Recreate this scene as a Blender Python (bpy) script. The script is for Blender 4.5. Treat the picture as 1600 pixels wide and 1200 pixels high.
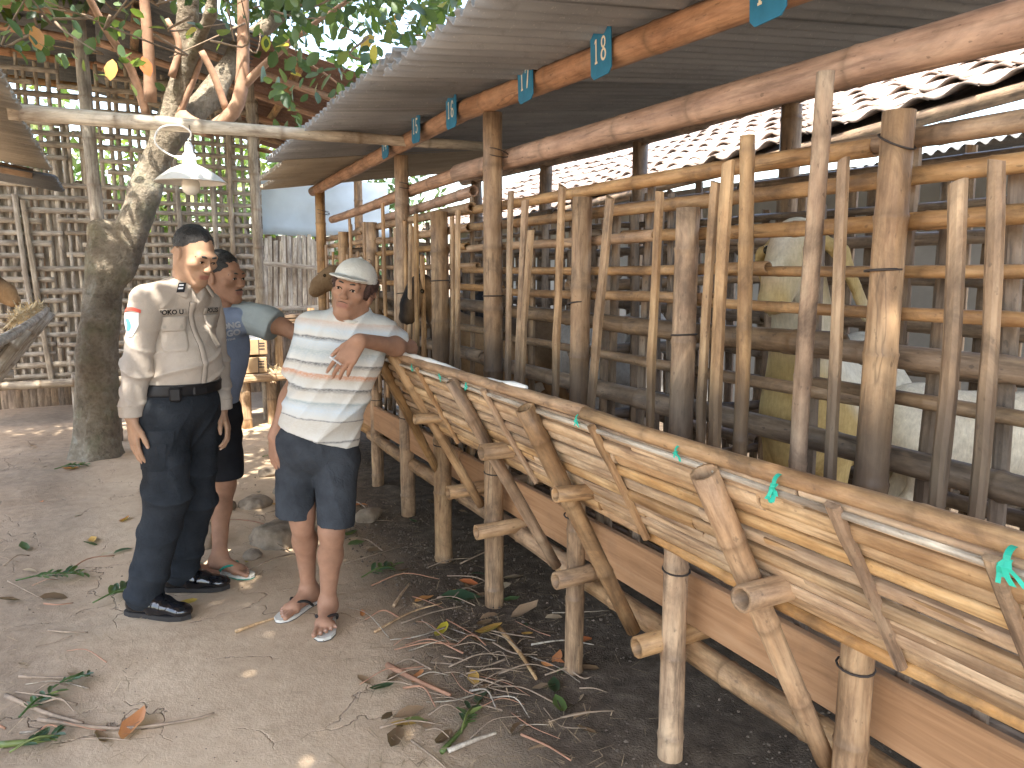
import bpy, bmesh, math, random
import numpy as np
from mathutils import Vector, Matrix, Quaternion, noise

# ---------------------------------------------------------------- scene, camera, light
scene = bpy.context.scene
for o in list(bpy.data.objects):
    bpy.data.objects.remove(o, do_unlink=True)
COL = scene.collection
CAM_H = 1.52; FPX = 1202.0
PITCH = math.radians(8.5168); YAW = math.radians(27.027)
cam_data = bpy.data.cameras.new('camera'); cam = bpy.data.objects.new('camera', cam_data)
COL.objects.link(cam); scene.camera = cam
cam_data.sensor_fit = 'HORIZONTAL'; cam_data.sensor_width = 36.0
cam_data.lens = 36.0 * FPX / 1600.0
cam_data.clip_start = 0.05; cam_data.clip_end = 500
cam.location = (0, 0, CAM_H)
cam.rotation_euler = (math.pi/2 - PITCH, 0, -YAW)

SUN_AZ = math.radians(213)      # compass-like angle of the sun, measured from +Y towards +X
SUN_EL = math.radians(63)
SUN_DIR = Vector((math.sin(SUN_AZ)*math.cos(SUN_EL), math.cos(SUN_AZ)*math.cos(SUN_EL), math.sin(SUN_EL)))
world = bpy.data.worlds.new('World'); scene.world = world; world.use_nodes = True
wn = world.node_tree; bg = wn.nodes['Background']
sky = wn.nodes.new('ShaderNodeTexSky'); sky.sky_type = 'NISHITA'; sky.sun_disc = False
sky.sun_elevation = SUN_EL; sky.sun_rotation = SUN_AZ
sky.air_density = 1.2; sky.dust_density = 3.5; sky.ozone_density = 0.6
wn.links.new(sky.outputs[0], bg.inputs[0]); bg.inputs[1].default_value = 0.15
sun_data = bpy.data.lights.new('sun', 'SUN'); sun_data.energy = 2.2; sun_data.angle = math.radians(0.53)
sun_data.color = (1.0, 0.94, 0.84)
sun = bpy.data.objects.new('sun', sun_data); COL.objects.link(sun)
sun.rotation_euler = SUN_DIR.to_track_quat('Z', 'Y').to_euler()
scene.view_settings.view_transform = 'Standard'; scene.view_settings.look = 'None'
scene.view_settings.exposure = 2.9; scene.view_settings.gamma = 1.0
scene.render.engine = 'CYCLES'
scene.cycles.max_bounces = 5; scene.cycles.diffuse_bounces = 3; scene.cycles.transparent_max_bounces = 8

# ---------------------------------------------------------------- measuring helpers (photo pixel -> place)
_fw = Vector((math.sin(YAW)*math.cos(PITCH), math.cos(YAW)*math.cos(PITCH), -math.sin(PITCH)))
_rt = Vector((math.cos(YAW), -math.sin(YAW), 0)); _up = _rt.cross(_fw)
FH = Vector((math.sin(YAW), math.cos(YAW), 0)); RT = _rt.copy()
CAMP = Vector((0, 0, CAM_H))
def _ray(x, y): return _fw + _rt*((x-800)/FPX) + _up*((600-y)/FPX)
def on_x(x, y, X): d = _ray(x, y); return CAMP + d*(X/d.x)
def on_y(x, y, Y): d = _ray(x, y); return CAMP + d*(Y/d.y)
def on_z(x, y, Z=0.0): d = _ray(x, y); return CAMP + d*((Z-CAM_H)/d.z)
def on_d(x, y, D): d = _ray(x, y); return CAMP + d*(D/d.dot(FH))
R = random.Random(7)

# ---------------------------------------------------------------- object helpers
def link(o, parent=None, M=None):
    COL.objects.link(o)
    if M is None: M = Matrix.Identity(4)
    if parent is not None:
        o.parent = parent
        p = parent; W = Matrix.Identity(4)
        chain = []
        while p is not None: chain.append(p); p = p.parent
        for q in reversed(chain): W = W @ q.matrix_basis
        M = W.inverted() @ M
    o.matrix_basis = M
    return o
def tag(o, label, cat, group=None, kind=None):
    if label: o['label'] = label
    if cat: o['category'] = cat
    if group: o['group'] = group
    if kind: o['kind'] = kind
    return o
def empty(name, loc, label=None, cat=None, group=None):
    o = bpy.data.objects.new(name, None); o.empty_display_size = 0.1
    link(o, None, Matrix.Translation(Vector(loc)))
    return tag(o, label, cat, group)
def mesh_of(name, verts, faces, mat=None, smooth=False):
    me = bpy.data.meshes.new(name)
    me.from_pydata([tuple(v) for v in verts], [], faces)
    if mat: me.materials.append(mat)
    if smooth: me.polygons.foreach_set('use_smooth', [True]*len(me.polygons))
    me.update(); return me
def obj(name, me, parent=None, M=None):
    return link(bpy.data.objects.new(name, me), parent, M)
def frame_z(p0, p1, roll=0.0, xhint=None):
    """matrix with origin p0 and local Z along p1-p0"""
    p0 = Vector(p0); p1 = Vector(p1); z = (p1-p0).normalized()
    if xhint is None: xhint = Vector((1, 0, 0)) if abs(z.x) < 0.8 else Vector((0, 0, 1))
    x = (Vector(xhint) - z*Vector(xhint).dot(z)).normalized(); y = z.cross(x)
    M = Matrix((x, y, z)).transposed().to_4x4(); M.translation = p0
    return M @ Matrix.Rotation(roll, 4, 'Z')

def bamboo_mesh(L, r0, r1, seed=0, segs=12, spacing=0.27, bend=0.008, node=0.09, mat=None, cut=0.0):
    rr = random.Random(seed)
    zs = []; t = rr.uniform(0.04, spacing*0.8); nodes = []
    while t < L-0.02: nodes.append(t); t += spacing*rr.uniform(0.8, 1.25)
    rings = [(0, 1, 0.0)]
    for n in nodes:
        e = min(0.014, spacing*0.1)
        for dz, s, a in ((-e*1.6, 1.0, 0.0), (-e*0.5, 1+node*0.55, 0.6), (0, 1+node, 1.0), (e*0.35, 1+node*0.2, 1.0), (e*1.6, 0.985, 0.25)):
            if 0.001 < n+dz < L-0.001: rings.append((n+dz, s, a))
    rings.append((L, 1, 0.0))
    k = max(2, int(L/0.25))
    have = [r[0] for r in rings]
    for i in range(1, k):
        z = L*i/k
        if min(abs(z-h) for h in have) > 0.05: rings.append((z, rr.uniform(0.97, 1.02), 0.0))
    rings.sort()
    bx, by = rr.uniform(-1, 1)*bend*L, rr.uniform(-1, 1)*bend*L
    b2 = rr.uniform(-1, 1)*bend*L*0.5; el = rr.uniform(0.93, 1.0)
    ph = [rr.uniform(0.97, 1.03) for _ in range(segs)]
    verts = []; attr = []; faces = []
    for z, s, a in rings:
        u = z/L; r = (r0*(1-u)+r1*u)*s
        ox = bx*math.sin(math.pi*u)+b2*math.sin(2*math.pi*u); oy = by*math.sin(math.pi*u)
        for i in range(segs):
            an = 2*math.pi*i/segs
            zz = z + (cut*r*math.cos(an) if z in (L,) else 0)
            verts.append((ox+r*math.cos(an)*ph[i], oy+r*el*math.sin(an)*ph[i], zz)); attr.append(a)
    n = len(rings)
    for j in range(n-1):
        for i in range(segs):
            a0 = j*segs+i; a1 = j*segs+(i+1) % segs
            faces.append((a0, a1, a1+segs, a0+segs))
    # hollow ends
    for j, z, d in ((0, 0, 1), (n-1, L, -1)):
        base = len(verts); u = z/L; r = (r0*(1-u)+r1*u)
        for i in range(segs):
            v = verts[j*segs+i]; verts.append((v[0]*0.72, v[1]*0.72, v[2])); attr.append(0.3)
        for i in range(segs):
            v = verts[j*segs+i]; verts.append((v[0]*0.7, v[1]*0.7, v[2]+d*min(0.05, L*0.1))); attr.append(1.6)
        for i in range(segs):
            a0 = j*segs+i; a1 = j*segs+(i+1) % segs; b0 = base+i; b1 = base+(i+1) % segs
            c0 = b0+segs; c1 = b1+segs
            q = [(a1, a0, b0, b1), (b1, b0, c0, c1)] if d == 1 else [(a0, a1, b1, b0), (b0, b1, c1, c0)]
            faces += q
        f = [base+segs+i for i in range(segs)]
        faces.append(tuple(reversed(f)) if d == 1 else tuple(f))
    me = mesh_of('bamboo', verts, faces, mat, True)
    at = me.attributes.new('nd', 'FLOAT', 'POINT'); at.data.foreach_set('value', attr)
    return me
_seed = [100]
def pole(name, p0, p1, r0, r1=None, mat=None, parent=None, **kw):
    if r1 is None: r1 = r0*0.92
    _seed[0] += 1
    p0 = Vector(p0); p1 = Vector(p1); L = (p1-p0).length
    me = bamboo_mesh(L, r0, r1, seed=kw.pop('seed', _seed[0]), mat=mat, **kw)
    return obj(name, me, parent, frame_z(p0, p1, R.uniform(0, 6.28)))
def slat_mesh(L, w, t, seed=0, n=6, dome=0.35, jit=0.06, mat=None, warp=0.004, taper=0.0, edge=0.0):
    """split bamboo strip: length along Z, width along X, thickness along Y (domed side at +Y)"""
    rr = random.Random(seed); verts = []; faces = []; attr = []
    bx = rr.uniform(-1, 1)*warp*L*2; by = rr.uniform(-1, 1)*warp*L
    nodez = rr.randrange(1, max(2, n-1)) if n > 3 else -1
    for j in range(n+1):
        u = j/n; ww = w*(1+rr.uniform(-jit, jit))*(1-taper*u)/2
        ox = bx*math.sin(math.pi*u)+rr.uniform(-1, 1)*w*0.03; oy = by*math.sin(math.pi*u)
        nd = 1.0 if j == nodez else 0.0
        tt = t*(1.25 if nd else 1)
        ez = rr.uniform(-1, 1)*0.006 if j in (0, n) else 0
        prof = ((-ww, 0), (ww, 0), (ww, tt*(1-dome)), (ww*0.45, tt), (-ww*0.45, tt), (-ww, tt*(1-dome)))
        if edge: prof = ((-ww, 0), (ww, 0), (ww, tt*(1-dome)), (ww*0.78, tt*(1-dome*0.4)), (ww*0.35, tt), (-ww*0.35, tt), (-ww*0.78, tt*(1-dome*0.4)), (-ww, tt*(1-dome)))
        K = len(prof)
        for x, y in prof:
            verts.append((ox+x, oy+y, u*L+ez*(x/ww))); attr.append(max(nd, edge if abs(x) > ww*0.9 else 0.0))  # edge darkens the strip sides: seam shade put into the colour
    for j in range(n):
        for i in range(K):
            a0 = j*K+i; a1 = j*K+(i+1) % K
            faces.append((a0, a1, a1+K, a0+K))
    faces.append(tuple(reversed(range(K)))); faces.append(tuple(n*K+i for i in range(K)))
    me = mesh_of('slat', verts, faces, mat)
    at = me.attributes.new('nd', 'FLOAT', 'POINT'); at.data.foreach_set('value', attr)
    return me
def slat(name, p0, p1, w, t, mat, parent, face=(-1, 0, 0), **kw):
    """strip from p0 to p1 whose domed face looks towards `face`"""
    _seed[0] += 1
    p0 = Vector(p0); p1 = Vector(p1); z = (p1-p0).normalized(); f = Vector(face)
    y = (f - z*f.dot(z)).normalized(); x = y.cross(z)
    M = Matrix((x, y, z)).transposed().to_4x4(); M.translation = p0
    me = slat_mesh((p1-p0).length, w, t, seed=_seed[0], mat=mat, **kw)
    return obj(name, me, parent, M)
def tube_mesh(pts, rads, segs=8, mat=None, caps=True, smooth=True, name='tube'):
    pts = [Vector(p) for p in pts]; n = len(pts)
    if not hasattr(rads, '__len__'): rads = [rads]*n
    verts = []; faces = []; up = None
    for j in range(n):
        t = (pts[min(j+1, n-1)]-pts[max(j-1, 0)]).normalized()
        if up is None:
            up = Vector((0, 0, 1)) if abs(t.z) < 0.9 else Vector((1, 0, 0))
        x = (up - t*up.dot(t)).normalized(); y = t.cross(x); up = x
        for i in range(segs):
            a = 2*math.pi*i/segs
            verts.append(pts[j]+(x*math.cos(a)+y*math.sin(a))*rads[j])
    for j in range(n-1):
        for i in range(segs):
            a0 = j*segs+i; a1 = j*segs+(i+1) % segs
            faces.append((a0, a1, a1+segs, a0+segs))
    if caps:
        faces.append(tuple(reversed(range(segs)))); faces.append(tuple((n-1)*segs+i for i in range(segs)))
    return mesh_of(name, verts, faces, mat, smooth)
def local_mesh(me, c):
    me.transform(Matrix.Translation(-Vector(c))); return Matrix.Translation(Vector(c))
def box_mesh(sx, sy, sz, mat=None, bevel=0.004, name='box'):
    bm = bmesh.new(); bmesh.ops.create_cube(bm, size=1)
    bmesh.ops.scale(bm, vec=(sx, sy, sz), verts=bm.verts)
    if bevel: bmesh.ops.bevel(bm, geom=list(bm.edges), offset=bevel, segments=1, affect='EDGES')
    me = bpy.data.meshes.new(name); bm.to_mesh(me); bm.free()
    if mat: me.materials.append(mat)
    return me
def smoothpath(pts, n=4):
    """Catmull-Rom through points"""
    pts = [Vector(p) for p in pts]; out = []
    P = [pts[0]*2-pts[1]]+pts+[pts[-1]*2-pts[-2]]
    for i in range(1, len(P)-2):
        for k in range(n):
            t = k/n
            out.append(0.5*((2*P[i])+(P[i+1]-P[i-1])*t+(2*P[i-1]-5*P[i]+4*P[i+1]-P[i+2])*t*t+(3*P[i]-P[i-1]-3*P[i+1]+P[i+2])*t**3))
    out.append(pts[-1]); return out

# ---------------------------------------------------------------- materials
class NT:
    def __init__(s, name):
        s.m = bpy.data.materials.new(name); s.m.use_nodes = True; s.t = s.m.node_tree
        s.b = s.t.nodes['Principled BSDF']
    def n(s, ty, **kw):
        nd = s.t.nodes.new('ShaderNode'+ty)
        for k, v in kw.items(): setattr(nd, k, v)
        return nd
    def l(s, a, b): s.t.links.new(a, b)
    def coord(s, scale=(1, 1, 1), kind='Object'):
        tc = s.n('TexCoord'); mp = s.n('Mapping'); mp.inputs['Scale'].default_value = scale
        s.l(tc.outputs[kind], mp.inputs[0]); return mp.outputs[0]
    def rnd_coord(s, scale):
        """object coordinates shifted by the object's own random number"""
        tc = s.n('TexCoord'); oi = s.n('ObjectInfo'); ad = s.n('VectorMath', operation='ADD')
        mu = s.n('VectorMath', operation='SCALE'); cx = s.n('CombineXYZ')
        for i in range(3): s.l(oi.outputs['Random'], cx.inputs[i])
        s.l(cx.outputs[0], mu.inputs[0]); mu.inputs['Scale'].default_value = 37.0
        s.l(tc.outputs['Object'], ad.inputs[0]); s.l(mu.outputs[0], ad.inputs[1])
        mp = s.n('Mapping'); mp.inputs['Scale'].default_value = scale; s.l(ad.outputs[0], mp.inputs[0])
        return mp.outputs[0], oi.outputs['Random']
    def noise(s, vec, scale, detail=5, rough=0.55, dist=0.0):
        nd = s.n('TexNoise'); nd.inputs['Scale'].default_value = scale; nd.inputs['Detail'].default_value = detail
        nd.inputs['Roughness'].default_value = rough; nd.inputs['Distortion'].default_value = dist
        s.l(vec, nd.inputs['Vector']); return nd.outputs['Fac']
    def ramp(s, fac, stops, interp='LINEAR'):
        r = s.n('ValToRGB'); r.color_ramp.interpolation = interp; e = r.color_ramp.elements
        while len(e) > 1: e.remove(e[-1])
        for i, (p, c) in enumerate(stops):
            el = e[0] if i == 0 else e.new(p)
            el.position = p; el.color = (c[0], c[1], c[2], 1) if hasattr(c, '__len__') else (c, c, c, 1)
        s.l(fac, r.inputs[0]); return r.outputs[0]
    def mix(s, fac, a, b, mode='MIX'):
        m = s.n('MixRGB', blend_type=mode)
        for sk, v in zip(m.inputs, (fac, a, b)):
            if isinstance(v, (int, float)): sk.default_value = v
            elif isinstance(v, (tuple, list)): sk.default_value = (v[0], v[1], v[2], 1)
            else: s.l(v, sk)
        return m.outputs[0]
    def math(s, op, a, b=0.0):
        m = s.n('Math', operation=op)
        for sk, v in zip(m.inputs, (a, b)):
            if isinstance(v, (int, float)): sk.default_value = v
            else: s.l(v, sk)
        return m.outputs[0]
    def attr(s, name): a = s.n('Attribute', attribute_name=name); return a
    def bump(s, h, strength=0.3, dist=0.01):
        b = s.n('Bump'); b.inputs['Strength'].default_value = strength; b.inputs['Distance'].default_value = dist
        s.l(h, b.inputs['Height']); s.l(b.outputs[0], s.b.inputs['Normal'])
    def out(s, col, rough=0.6, spec=0.35):
        if isinstance(col, (tuple, list)): s.b.inputs['Base Color'].default_value = (*col, 1)
        else: s.l(col, s.b.inputs['Base Color'])
        if isinstance(rough, (int, float)): s.b.inputs['Roughness'].default_value = rough
        else: s.l(rough, s.b.inputs['Roughness'])
        s.b.inputs['Specular IOR Level'].default_value = spec
        return s.m

def m_bamboo(name, dark, mid, light, stain=(0.085, 0.055, 0.035), stain_amt=0.68, rough=0.5, var=0.35, node_seamshade=(0.16, 0.1, 0.055), grime=None):
    k = NT(name)
    v, rnd = k.rnd_coord((1, 1, 0.09))
    grain = k.noise(v, 60, 4, 0.6)
    v2, _ = k.rnd_coord((1, 1, 0.3)); blot = k.noise(v2, 15, 6, 0.68)
    col = k.ramp(blot, [(0.33, dark), (0.5, mid), (0.66, light)])
    crk = k.noise(v, 26, 3, 0.5, 0.4); col = k.mix(k.math('MULTIPLY', k.ramp(crk, [(0.62, 0), (0.66, 1), (0.7, 0)]), 0.55), col, stain)
    col = k.mix(0.55, col, k.ramp(grain, [(0.32, (0.38, 0.33, 0.29)), (0.52, (1, 1, 1)), (0.72, (1.22, 1.18, 1.1))]), 'MULTIPLY')
    v3, _ = k.rnd_coord((1, 1, 0.5)); st = k.noise(v3, 7, 7, 0.72, 0.8)
    col = k.mix(k.math('MULTIPLY', k.ramp(st, [(0.47, 0), (0.66, 1)]), stain_amt), col, stain)
    spot = k.noise(v3, 70, 3, 0.5); col = k.mix(k.math('MULTIPLY', k.ramp(spot, [(0.66, 0), (0.72, 1)]), 0.5), col, stain)
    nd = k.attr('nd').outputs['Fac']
    col = k.mix(k.math('MULTIPLY', nd, 0.45), col, node_seamshade)
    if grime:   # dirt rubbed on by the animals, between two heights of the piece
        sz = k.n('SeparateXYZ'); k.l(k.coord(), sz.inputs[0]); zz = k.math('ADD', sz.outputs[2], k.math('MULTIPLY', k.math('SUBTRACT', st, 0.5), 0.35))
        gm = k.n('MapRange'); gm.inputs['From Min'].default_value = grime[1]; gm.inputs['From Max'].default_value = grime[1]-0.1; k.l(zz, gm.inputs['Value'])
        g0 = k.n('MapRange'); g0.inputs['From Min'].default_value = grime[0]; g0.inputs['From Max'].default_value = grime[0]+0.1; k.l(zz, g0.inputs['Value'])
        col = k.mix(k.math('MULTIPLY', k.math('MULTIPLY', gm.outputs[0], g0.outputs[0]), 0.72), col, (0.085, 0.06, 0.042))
    val = k.math('ADD', k.math('MULTIPLY', rnd, var), 1-var*0.55)
    hsv = k.n('HueSaturation'); k.l(col, hsv.inputs['Color']); k.l(val, hsv.inputs['Value'])
    k.l(k.math('ADD', k.math('MULTIPLY', k.math('FRACT', k.math('MULTIPLY', rnd, 7.3)), 0.3), 0.85), hsv.inputs['Saturation'])
    k.bump(k.math('ADD', grain, k.math('MULTIPLY', blot, 0.6)), 0.55, 0.005)
    return k.out(hsv.outputs[0], k.ramp(grain, [(0.2, rough+0.15), (0.8, rough-0.08)]))
M_BAM = m_bamboo('bamboo_tan', (0.26, 0.145, 0.07), (0.42, 0.255, 0.13), (0.53, 0.345, 0.185))
M_BAMO = m_bamboo('bamboo_orange', (0.33, 0.18, 0.105), (0.46, 0.265, 0.16), (0.55, 0.34, 0.21), stain_amt=0.4, var=0.15)
M_BAMY = m_bamboo('bamboo_pale_split', (0.38, 0.23, 0.12), (0.52, 0.345, 0.19), (0.65, 0.47, 0.285), stain=(0.18, 0.1, 0.055), stain_amt=0.55, rough=0.55, var=0.3, node_seamshade=(0.10, 0.055, 0.03))
M_BAMG = m_bamboo('bamboo_grey_weathered', (0.2, 0.16, 0.12), (0.33, 0.28, 0.215), (0.46, 0.41, 0.33), stain=(0.08, 0.06, 0.05), stain_amt=0.4, rough=0.7, var=0.35)
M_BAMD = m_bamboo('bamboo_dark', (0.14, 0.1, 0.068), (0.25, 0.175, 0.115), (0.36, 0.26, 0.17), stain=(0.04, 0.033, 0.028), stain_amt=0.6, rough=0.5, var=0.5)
M_BAMW = m_bamboo('bamboo_whitish', (0.36, 0.3, 0.23), (0.55, 0.48, 0.38), (0.7, 0.63, 0.52), stain=(0.16, 0.11, 0.08), stain_amt=0.5, rough=0.65, var=0.1)
M_WOOD = m_bamboo('rough_wood', (0.2, 0.125, 0.075), (0.36, 0.23, 0.135), (0.47, 0.33, 0.2), stain=(0.07, 0.045, 0.03), stain_amt=0.7, rough=0.7, var=0.3)

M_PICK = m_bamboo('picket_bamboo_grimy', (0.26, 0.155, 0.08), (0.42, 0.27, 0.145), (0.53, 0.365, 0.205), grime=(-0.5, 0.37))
M_POST = m_bamboo('post_bamboo_grimy', (0.27, 0.155, 0.08), (0.43, 0.27, 0.145), (0.54, 0.36, 0.2), grime=(0.88, 1.32))
def m_plank():
    k = NT('board_wood'); v, rnd = k.rnd_coord((1, 1, 0.06)); g = k.noise(v, 40, 5, 0.6, 0.5)
    col = k.ramp(g, [(0.25, (0.27, 0.14, 0.065)), (0.5, (0.4, 0.22, 0.11)), (0.75, (0.47, 0.28, 0.15))])
    v2, _ = k.rnd_coord((1, 1, 1)); d = k.noise(v2, 6, 5, 0.6)
    col = k.mix(k.ramp(d, [(0.55, 0), (0.8, 0.6)]), col, (0.13, 0.085, 0.06)); k.bump(g, 0.3, 0.003)
    return k.out(col, 0.72)
M_PLANK = m_plank()
def m_simple(name, c, rough=0.6, var=0.12, scale=8, spec=0.3, bump=0.0, bscale=60):
    k = NT(name); v = k.coord(); g = k.noise(v, scale, 5, 0.6)
    lo = tuple(x*(1-var) for x in c); hi = tuple(min(1, x*(1+var)) for x in c)
    col = k.ramp(g, [(0.3, lo), (0.7, hi)])
    if bump: k.bump(k.noise(v, bscale, 4, 0.6), bump, 0.004)
    return k.out(col, rough, spec)
def m_corrugated(name, base, warm, stain):
    k = NT(name); v, rnd = k.rnd_coord((0.25, 1, 1)); g = k.noise(v, 5, 6, 0.65)
    col = k.ramp(g, [(0.3, tuple(x*0.75 for x in base)), (0.55, base), (0.75, warm)])
    v2, _ = k.rnd_coord((1, 1, 1)); s = k.noise(v2, 14, 5, 0.7); s2 = k.noise(v2, 90, 3, 0.6)
    col = k.mix(k.ramp(s, [(0.56, 0), (0.72, 0.5)]), col, stain)
    col = k.mix(k.ramp(s2, [(0.62, 0), (0.7, 0.35)]), col, (0.5, 0.48, 0.44))
    val = k.math('ADD', k.math('MULTIPLY', rnd, 0.3), 0.85)
    hsv = k.n('HueSaturation'); k.l(col, hsv.inputs['Color']); k.l(val, hsv.inputs['Value'])
    k.bump(s2, 0.25, 0.003)
    return k.out(hsv.outputs[0], 0.75)
M_ROOF = m_corrugated('corrugated_fibre_cement', (0.28, 0.285, 0.29), (0.345, 0.345, 0.34), (0.15, 0.148, 0.145))
M_ROOFB = m_corrugated('corrugated_dark', (0.13, 0.135, 0.14), (0.2, 0.18, 0.16), (0.08, 0.07, 0.065))
M_ROOFW = m_corrugated('corrugated_warm', (0.36, 0.31, 0.24), (0.46, 0.39, 0.29), (0.2, 0.17, 0.13))
M_ROOFR = m_corrugated('sheet_red_brown', (0.2, 0.12, 0.09), (0.28, 0.17, 0.12), (0.1, 0.07, 0.06))
def m_ground():
    k = NT('packed_earth'); v = k.coord(kind='Object'); n1 = k.noise(v, 1.3, 6, 0.6); n2 = k.noise(v, 14, 6, 0.65); n3 = k.noise(v, 120, 4, 0.6)
    path = k.ramp(n1, [(0.3, (0.45, 0.33, 0.22)), (0.5, (0.54, 0.405, 0.275)), (0.7, (0.60, 0.46, 0.32))])
    path = k.mix(0.5, path, k.ramp(n2, [(0.3, (0.72, 0.7, 0.68)), (0.6, (1, 1, 1)), (0.8, (1.1, 1.08, 1.05))]), 'MULTIPLY')
    # hair-line cracks of the dried surface
    vo = k.n('TexVoronoi', feature='DISTANCE_TO_EDGE'); vo.inputs['Scale'].default_value = 1.5
    wv = k.n('VectorMath', operation='ADD'); nz = k.n('TexNoise'); nz.inputs['Scale'].default_value = 3.0; nz.inputs['Detail'].default_value = 6
    k.l(v, nz.inputs['Vector']); sc = k.n('VectorMath', operation='SCALE'); sc.inputs['Scale'].default_value = 0.5
    k.l(nz.outputs['Color'], sc.inputs[0]); k.l(v, wv.inputs[0]); k.l(sc.outputs[0], wv.inputs[1]); k.l(wv.outputs[0], vo.inputs['Vector'])
    crack = k.ramp(vo.outputs['Distance'], [(0.0, 1), (0.006, 0)])
    crack = k.math('MULTIPLY', crack, k.ramp(k.noise(v, 1.7, 3), [(0.44, 0), (0.54, 1)]))
    path = k.mix(k.math('MULTIPLY', crack, 0.7), path, (0.13, 0.1, 0.075))
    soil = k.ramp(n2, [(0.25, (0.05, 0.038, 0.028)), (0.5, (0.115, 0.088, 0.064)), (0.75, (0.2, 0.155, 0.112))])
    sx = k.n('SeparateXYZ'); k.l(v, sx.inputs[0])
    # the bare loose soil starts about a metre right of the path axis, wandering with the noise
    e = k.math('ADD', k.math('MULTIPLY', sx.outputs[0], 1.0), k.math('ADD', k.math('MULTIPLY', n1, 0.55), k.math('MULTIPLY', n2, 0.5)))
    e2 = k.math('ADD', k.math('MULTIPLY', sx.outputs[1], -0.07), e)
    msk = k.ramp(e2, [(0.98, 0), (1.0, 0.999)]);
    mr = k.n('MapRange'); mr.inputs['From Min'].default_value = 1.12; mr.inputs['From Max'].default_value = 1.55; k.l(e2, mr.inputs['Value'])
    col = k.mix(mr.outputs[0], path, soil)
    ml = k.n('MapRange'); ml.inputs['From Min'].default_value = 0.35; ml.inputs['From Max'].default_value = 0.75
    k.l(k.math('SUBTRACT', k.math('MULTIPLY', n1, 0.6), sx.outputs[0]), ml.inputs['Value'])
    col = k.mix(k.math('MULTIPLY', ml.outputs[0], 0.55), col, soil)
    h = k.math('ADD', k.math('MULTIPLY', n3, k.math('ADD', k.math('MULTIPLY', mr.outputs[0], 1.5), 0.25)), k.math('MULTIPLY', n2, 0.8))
    k.bump(k.math('SUBTRACT', h, crack), 0.6, 0.012)
    return k.out(col, 0.92, 0.2)
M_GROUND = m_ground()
def m_bark():
    k = NT('tree_bark'); v = k.coord(); n1 = k.noise(v, 3.5, 6, 0.65); n2 = k.noise(v, 26, 5, 0.65); n3 = k.noise(v, 9, 5, 0.7)
    col = k.ramp(n1, [(0.3, (0.12, 0.095, 0.07)), (0.5, (0.21, 0.175, 0.13)), (0.7, (0.3, 0.26, 0.2))])
    col = k.mix(0.7, col, k.ramp(n2, [(0.3, (0.45, 0.43, 0.4)), (0.55, (1, 1, 1)), (0.8, (1.2, 1.2, 1.15))]), 'MULTIPLY')
    col = k.mix(k.ramp(n3, [(0.56, 0), (0.66, 0.32)]), col, (0.34, 0.335, 0.28))
    col = k.mix(k.ramp(k.noise(v, 6, 4), [(0.5, 0), (0.75, 0.4)]), col, (0.16, 0.18, 0.1))
    k.bump(k.math('ADD', n2, k.math('MULTIPLY', n1, 1.5)), 0.9, 0.03)
    return k.out(col, 0.9, 0.2)
M_BARK = m_bark()
M_BRANCH = m_simple('branch_smooth_brown', (0.33, 0.2, 0.13), 0.7, 0.3, 12, bump=0.3)
def m_leaf(name, c1, c2, c3, trans=0.35):
    k = NT(name); oi = k.n('ObjectInfo'); at = k.attr('rnd').outputs['Fac']
    f = k.math('FRACT', k.math('ADD', oi.outputs['Random'], at))
    v = k.coord(); n = k.noise(v, 30, 3)
    col = k.ramp(f, [(0.1, c1), (0.5, c2), (0.92, c3)])
    col = k.mix(0.4, col, k.ramp(n, [(0.3, (0.7, 0.7, 0.7)), (0.7, (1.15, 1.15, 1.15))]), 'MULTIPLY')
    m = k.out(col, 0.42, 0.4)
    tr = k.n('BsdfTranslucent'); k.l(k.mix(0.6, col, (0.35, 0.5, 0.05)), tr.inputs[0])
    ms = k.n('MixShader'); ms.inputs[0].default_value = trans
    o = [x for x in k.t.nodes if x.type == 'OUTPUT_MATERIAL'][0]
    k.l(k.b.outputs[0], ms.inputs[1]); k.l(tr.outputs[0], ms.inputs[2]); k.l(ms.outputs[0], o.inputs[0])
    return m
M_LEAF = m_leaf('leaf_dark_green', (0.028, 0.06, 0.034), (0.045, 0.088, 0.042), (0.09, 0.14, 0.055), 0.22)
M_LEAFB = m_leaf('leaf_bright_green', (0.06, 0.115, 0.035), (0.1, 0.16, 0.05), (0.19, 0.22, 0.07), 0.3)
M_LEAFO = m_leaf('leaf_orange', (0.55, 0.16, 0.06), (0.6, 0.24, 0.1), (0.62, 0.36, 0.1), 0.3)
M_LEAFY = m_leaf('leaf_yellow', (0.55, 0.45, 0.05), (0.5, 0.5, 0.08), (0.6, 0.42, 0.1), 0.3)
M_LEAFD = m_leaf('leaf_dry_brown', (0.13, 0.08, 0.045), (0.27, 0.17, 0.1), (0.5, 0.4, 0.28), 0.1)
M_TWIG = m_simple('twig_grey_brown', (0.27, 0.2, 0.14), 0.85, 0.35, 20)
M_TWIGR = m_simple('twig_red_brown', (0.34, 0.18, 0.11), 0.7, 0.25, 20)
M_WIRE = m_simple('dark_wire', (0.05, 0.04, 0.035), 0.6)
M_ROCK = m_simple('stone_grey', (0.27, 0.215, 0.16), 0.95, 0.45, 9, 0.15, 1.0, 30)
def m_tile():
    k = NT('roof_tile'); v, rnd = k.rnd_coord((1, 1, 1)); g = k.noise(v, 14, 5, 0.6)
    col = k.ramp(g, [(0.3, (0.17, 0.125, 0.1)), (0.55, (0.28, 0.225, 0.19)), (0.75, (0.36, 0.31, 0.275))])
    hsv = k.n('HueSaturation'); k.l(col, hsv.inputs['Color']); k.l(k.math('ADD', k.math('MULTIPLY', rnd, 0.5), 0.75), hsv.inputs['Value'])
    return k.out(hsv.outputs[0], 0.85, 0.2)
M_TILE = m_tile()
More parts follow.
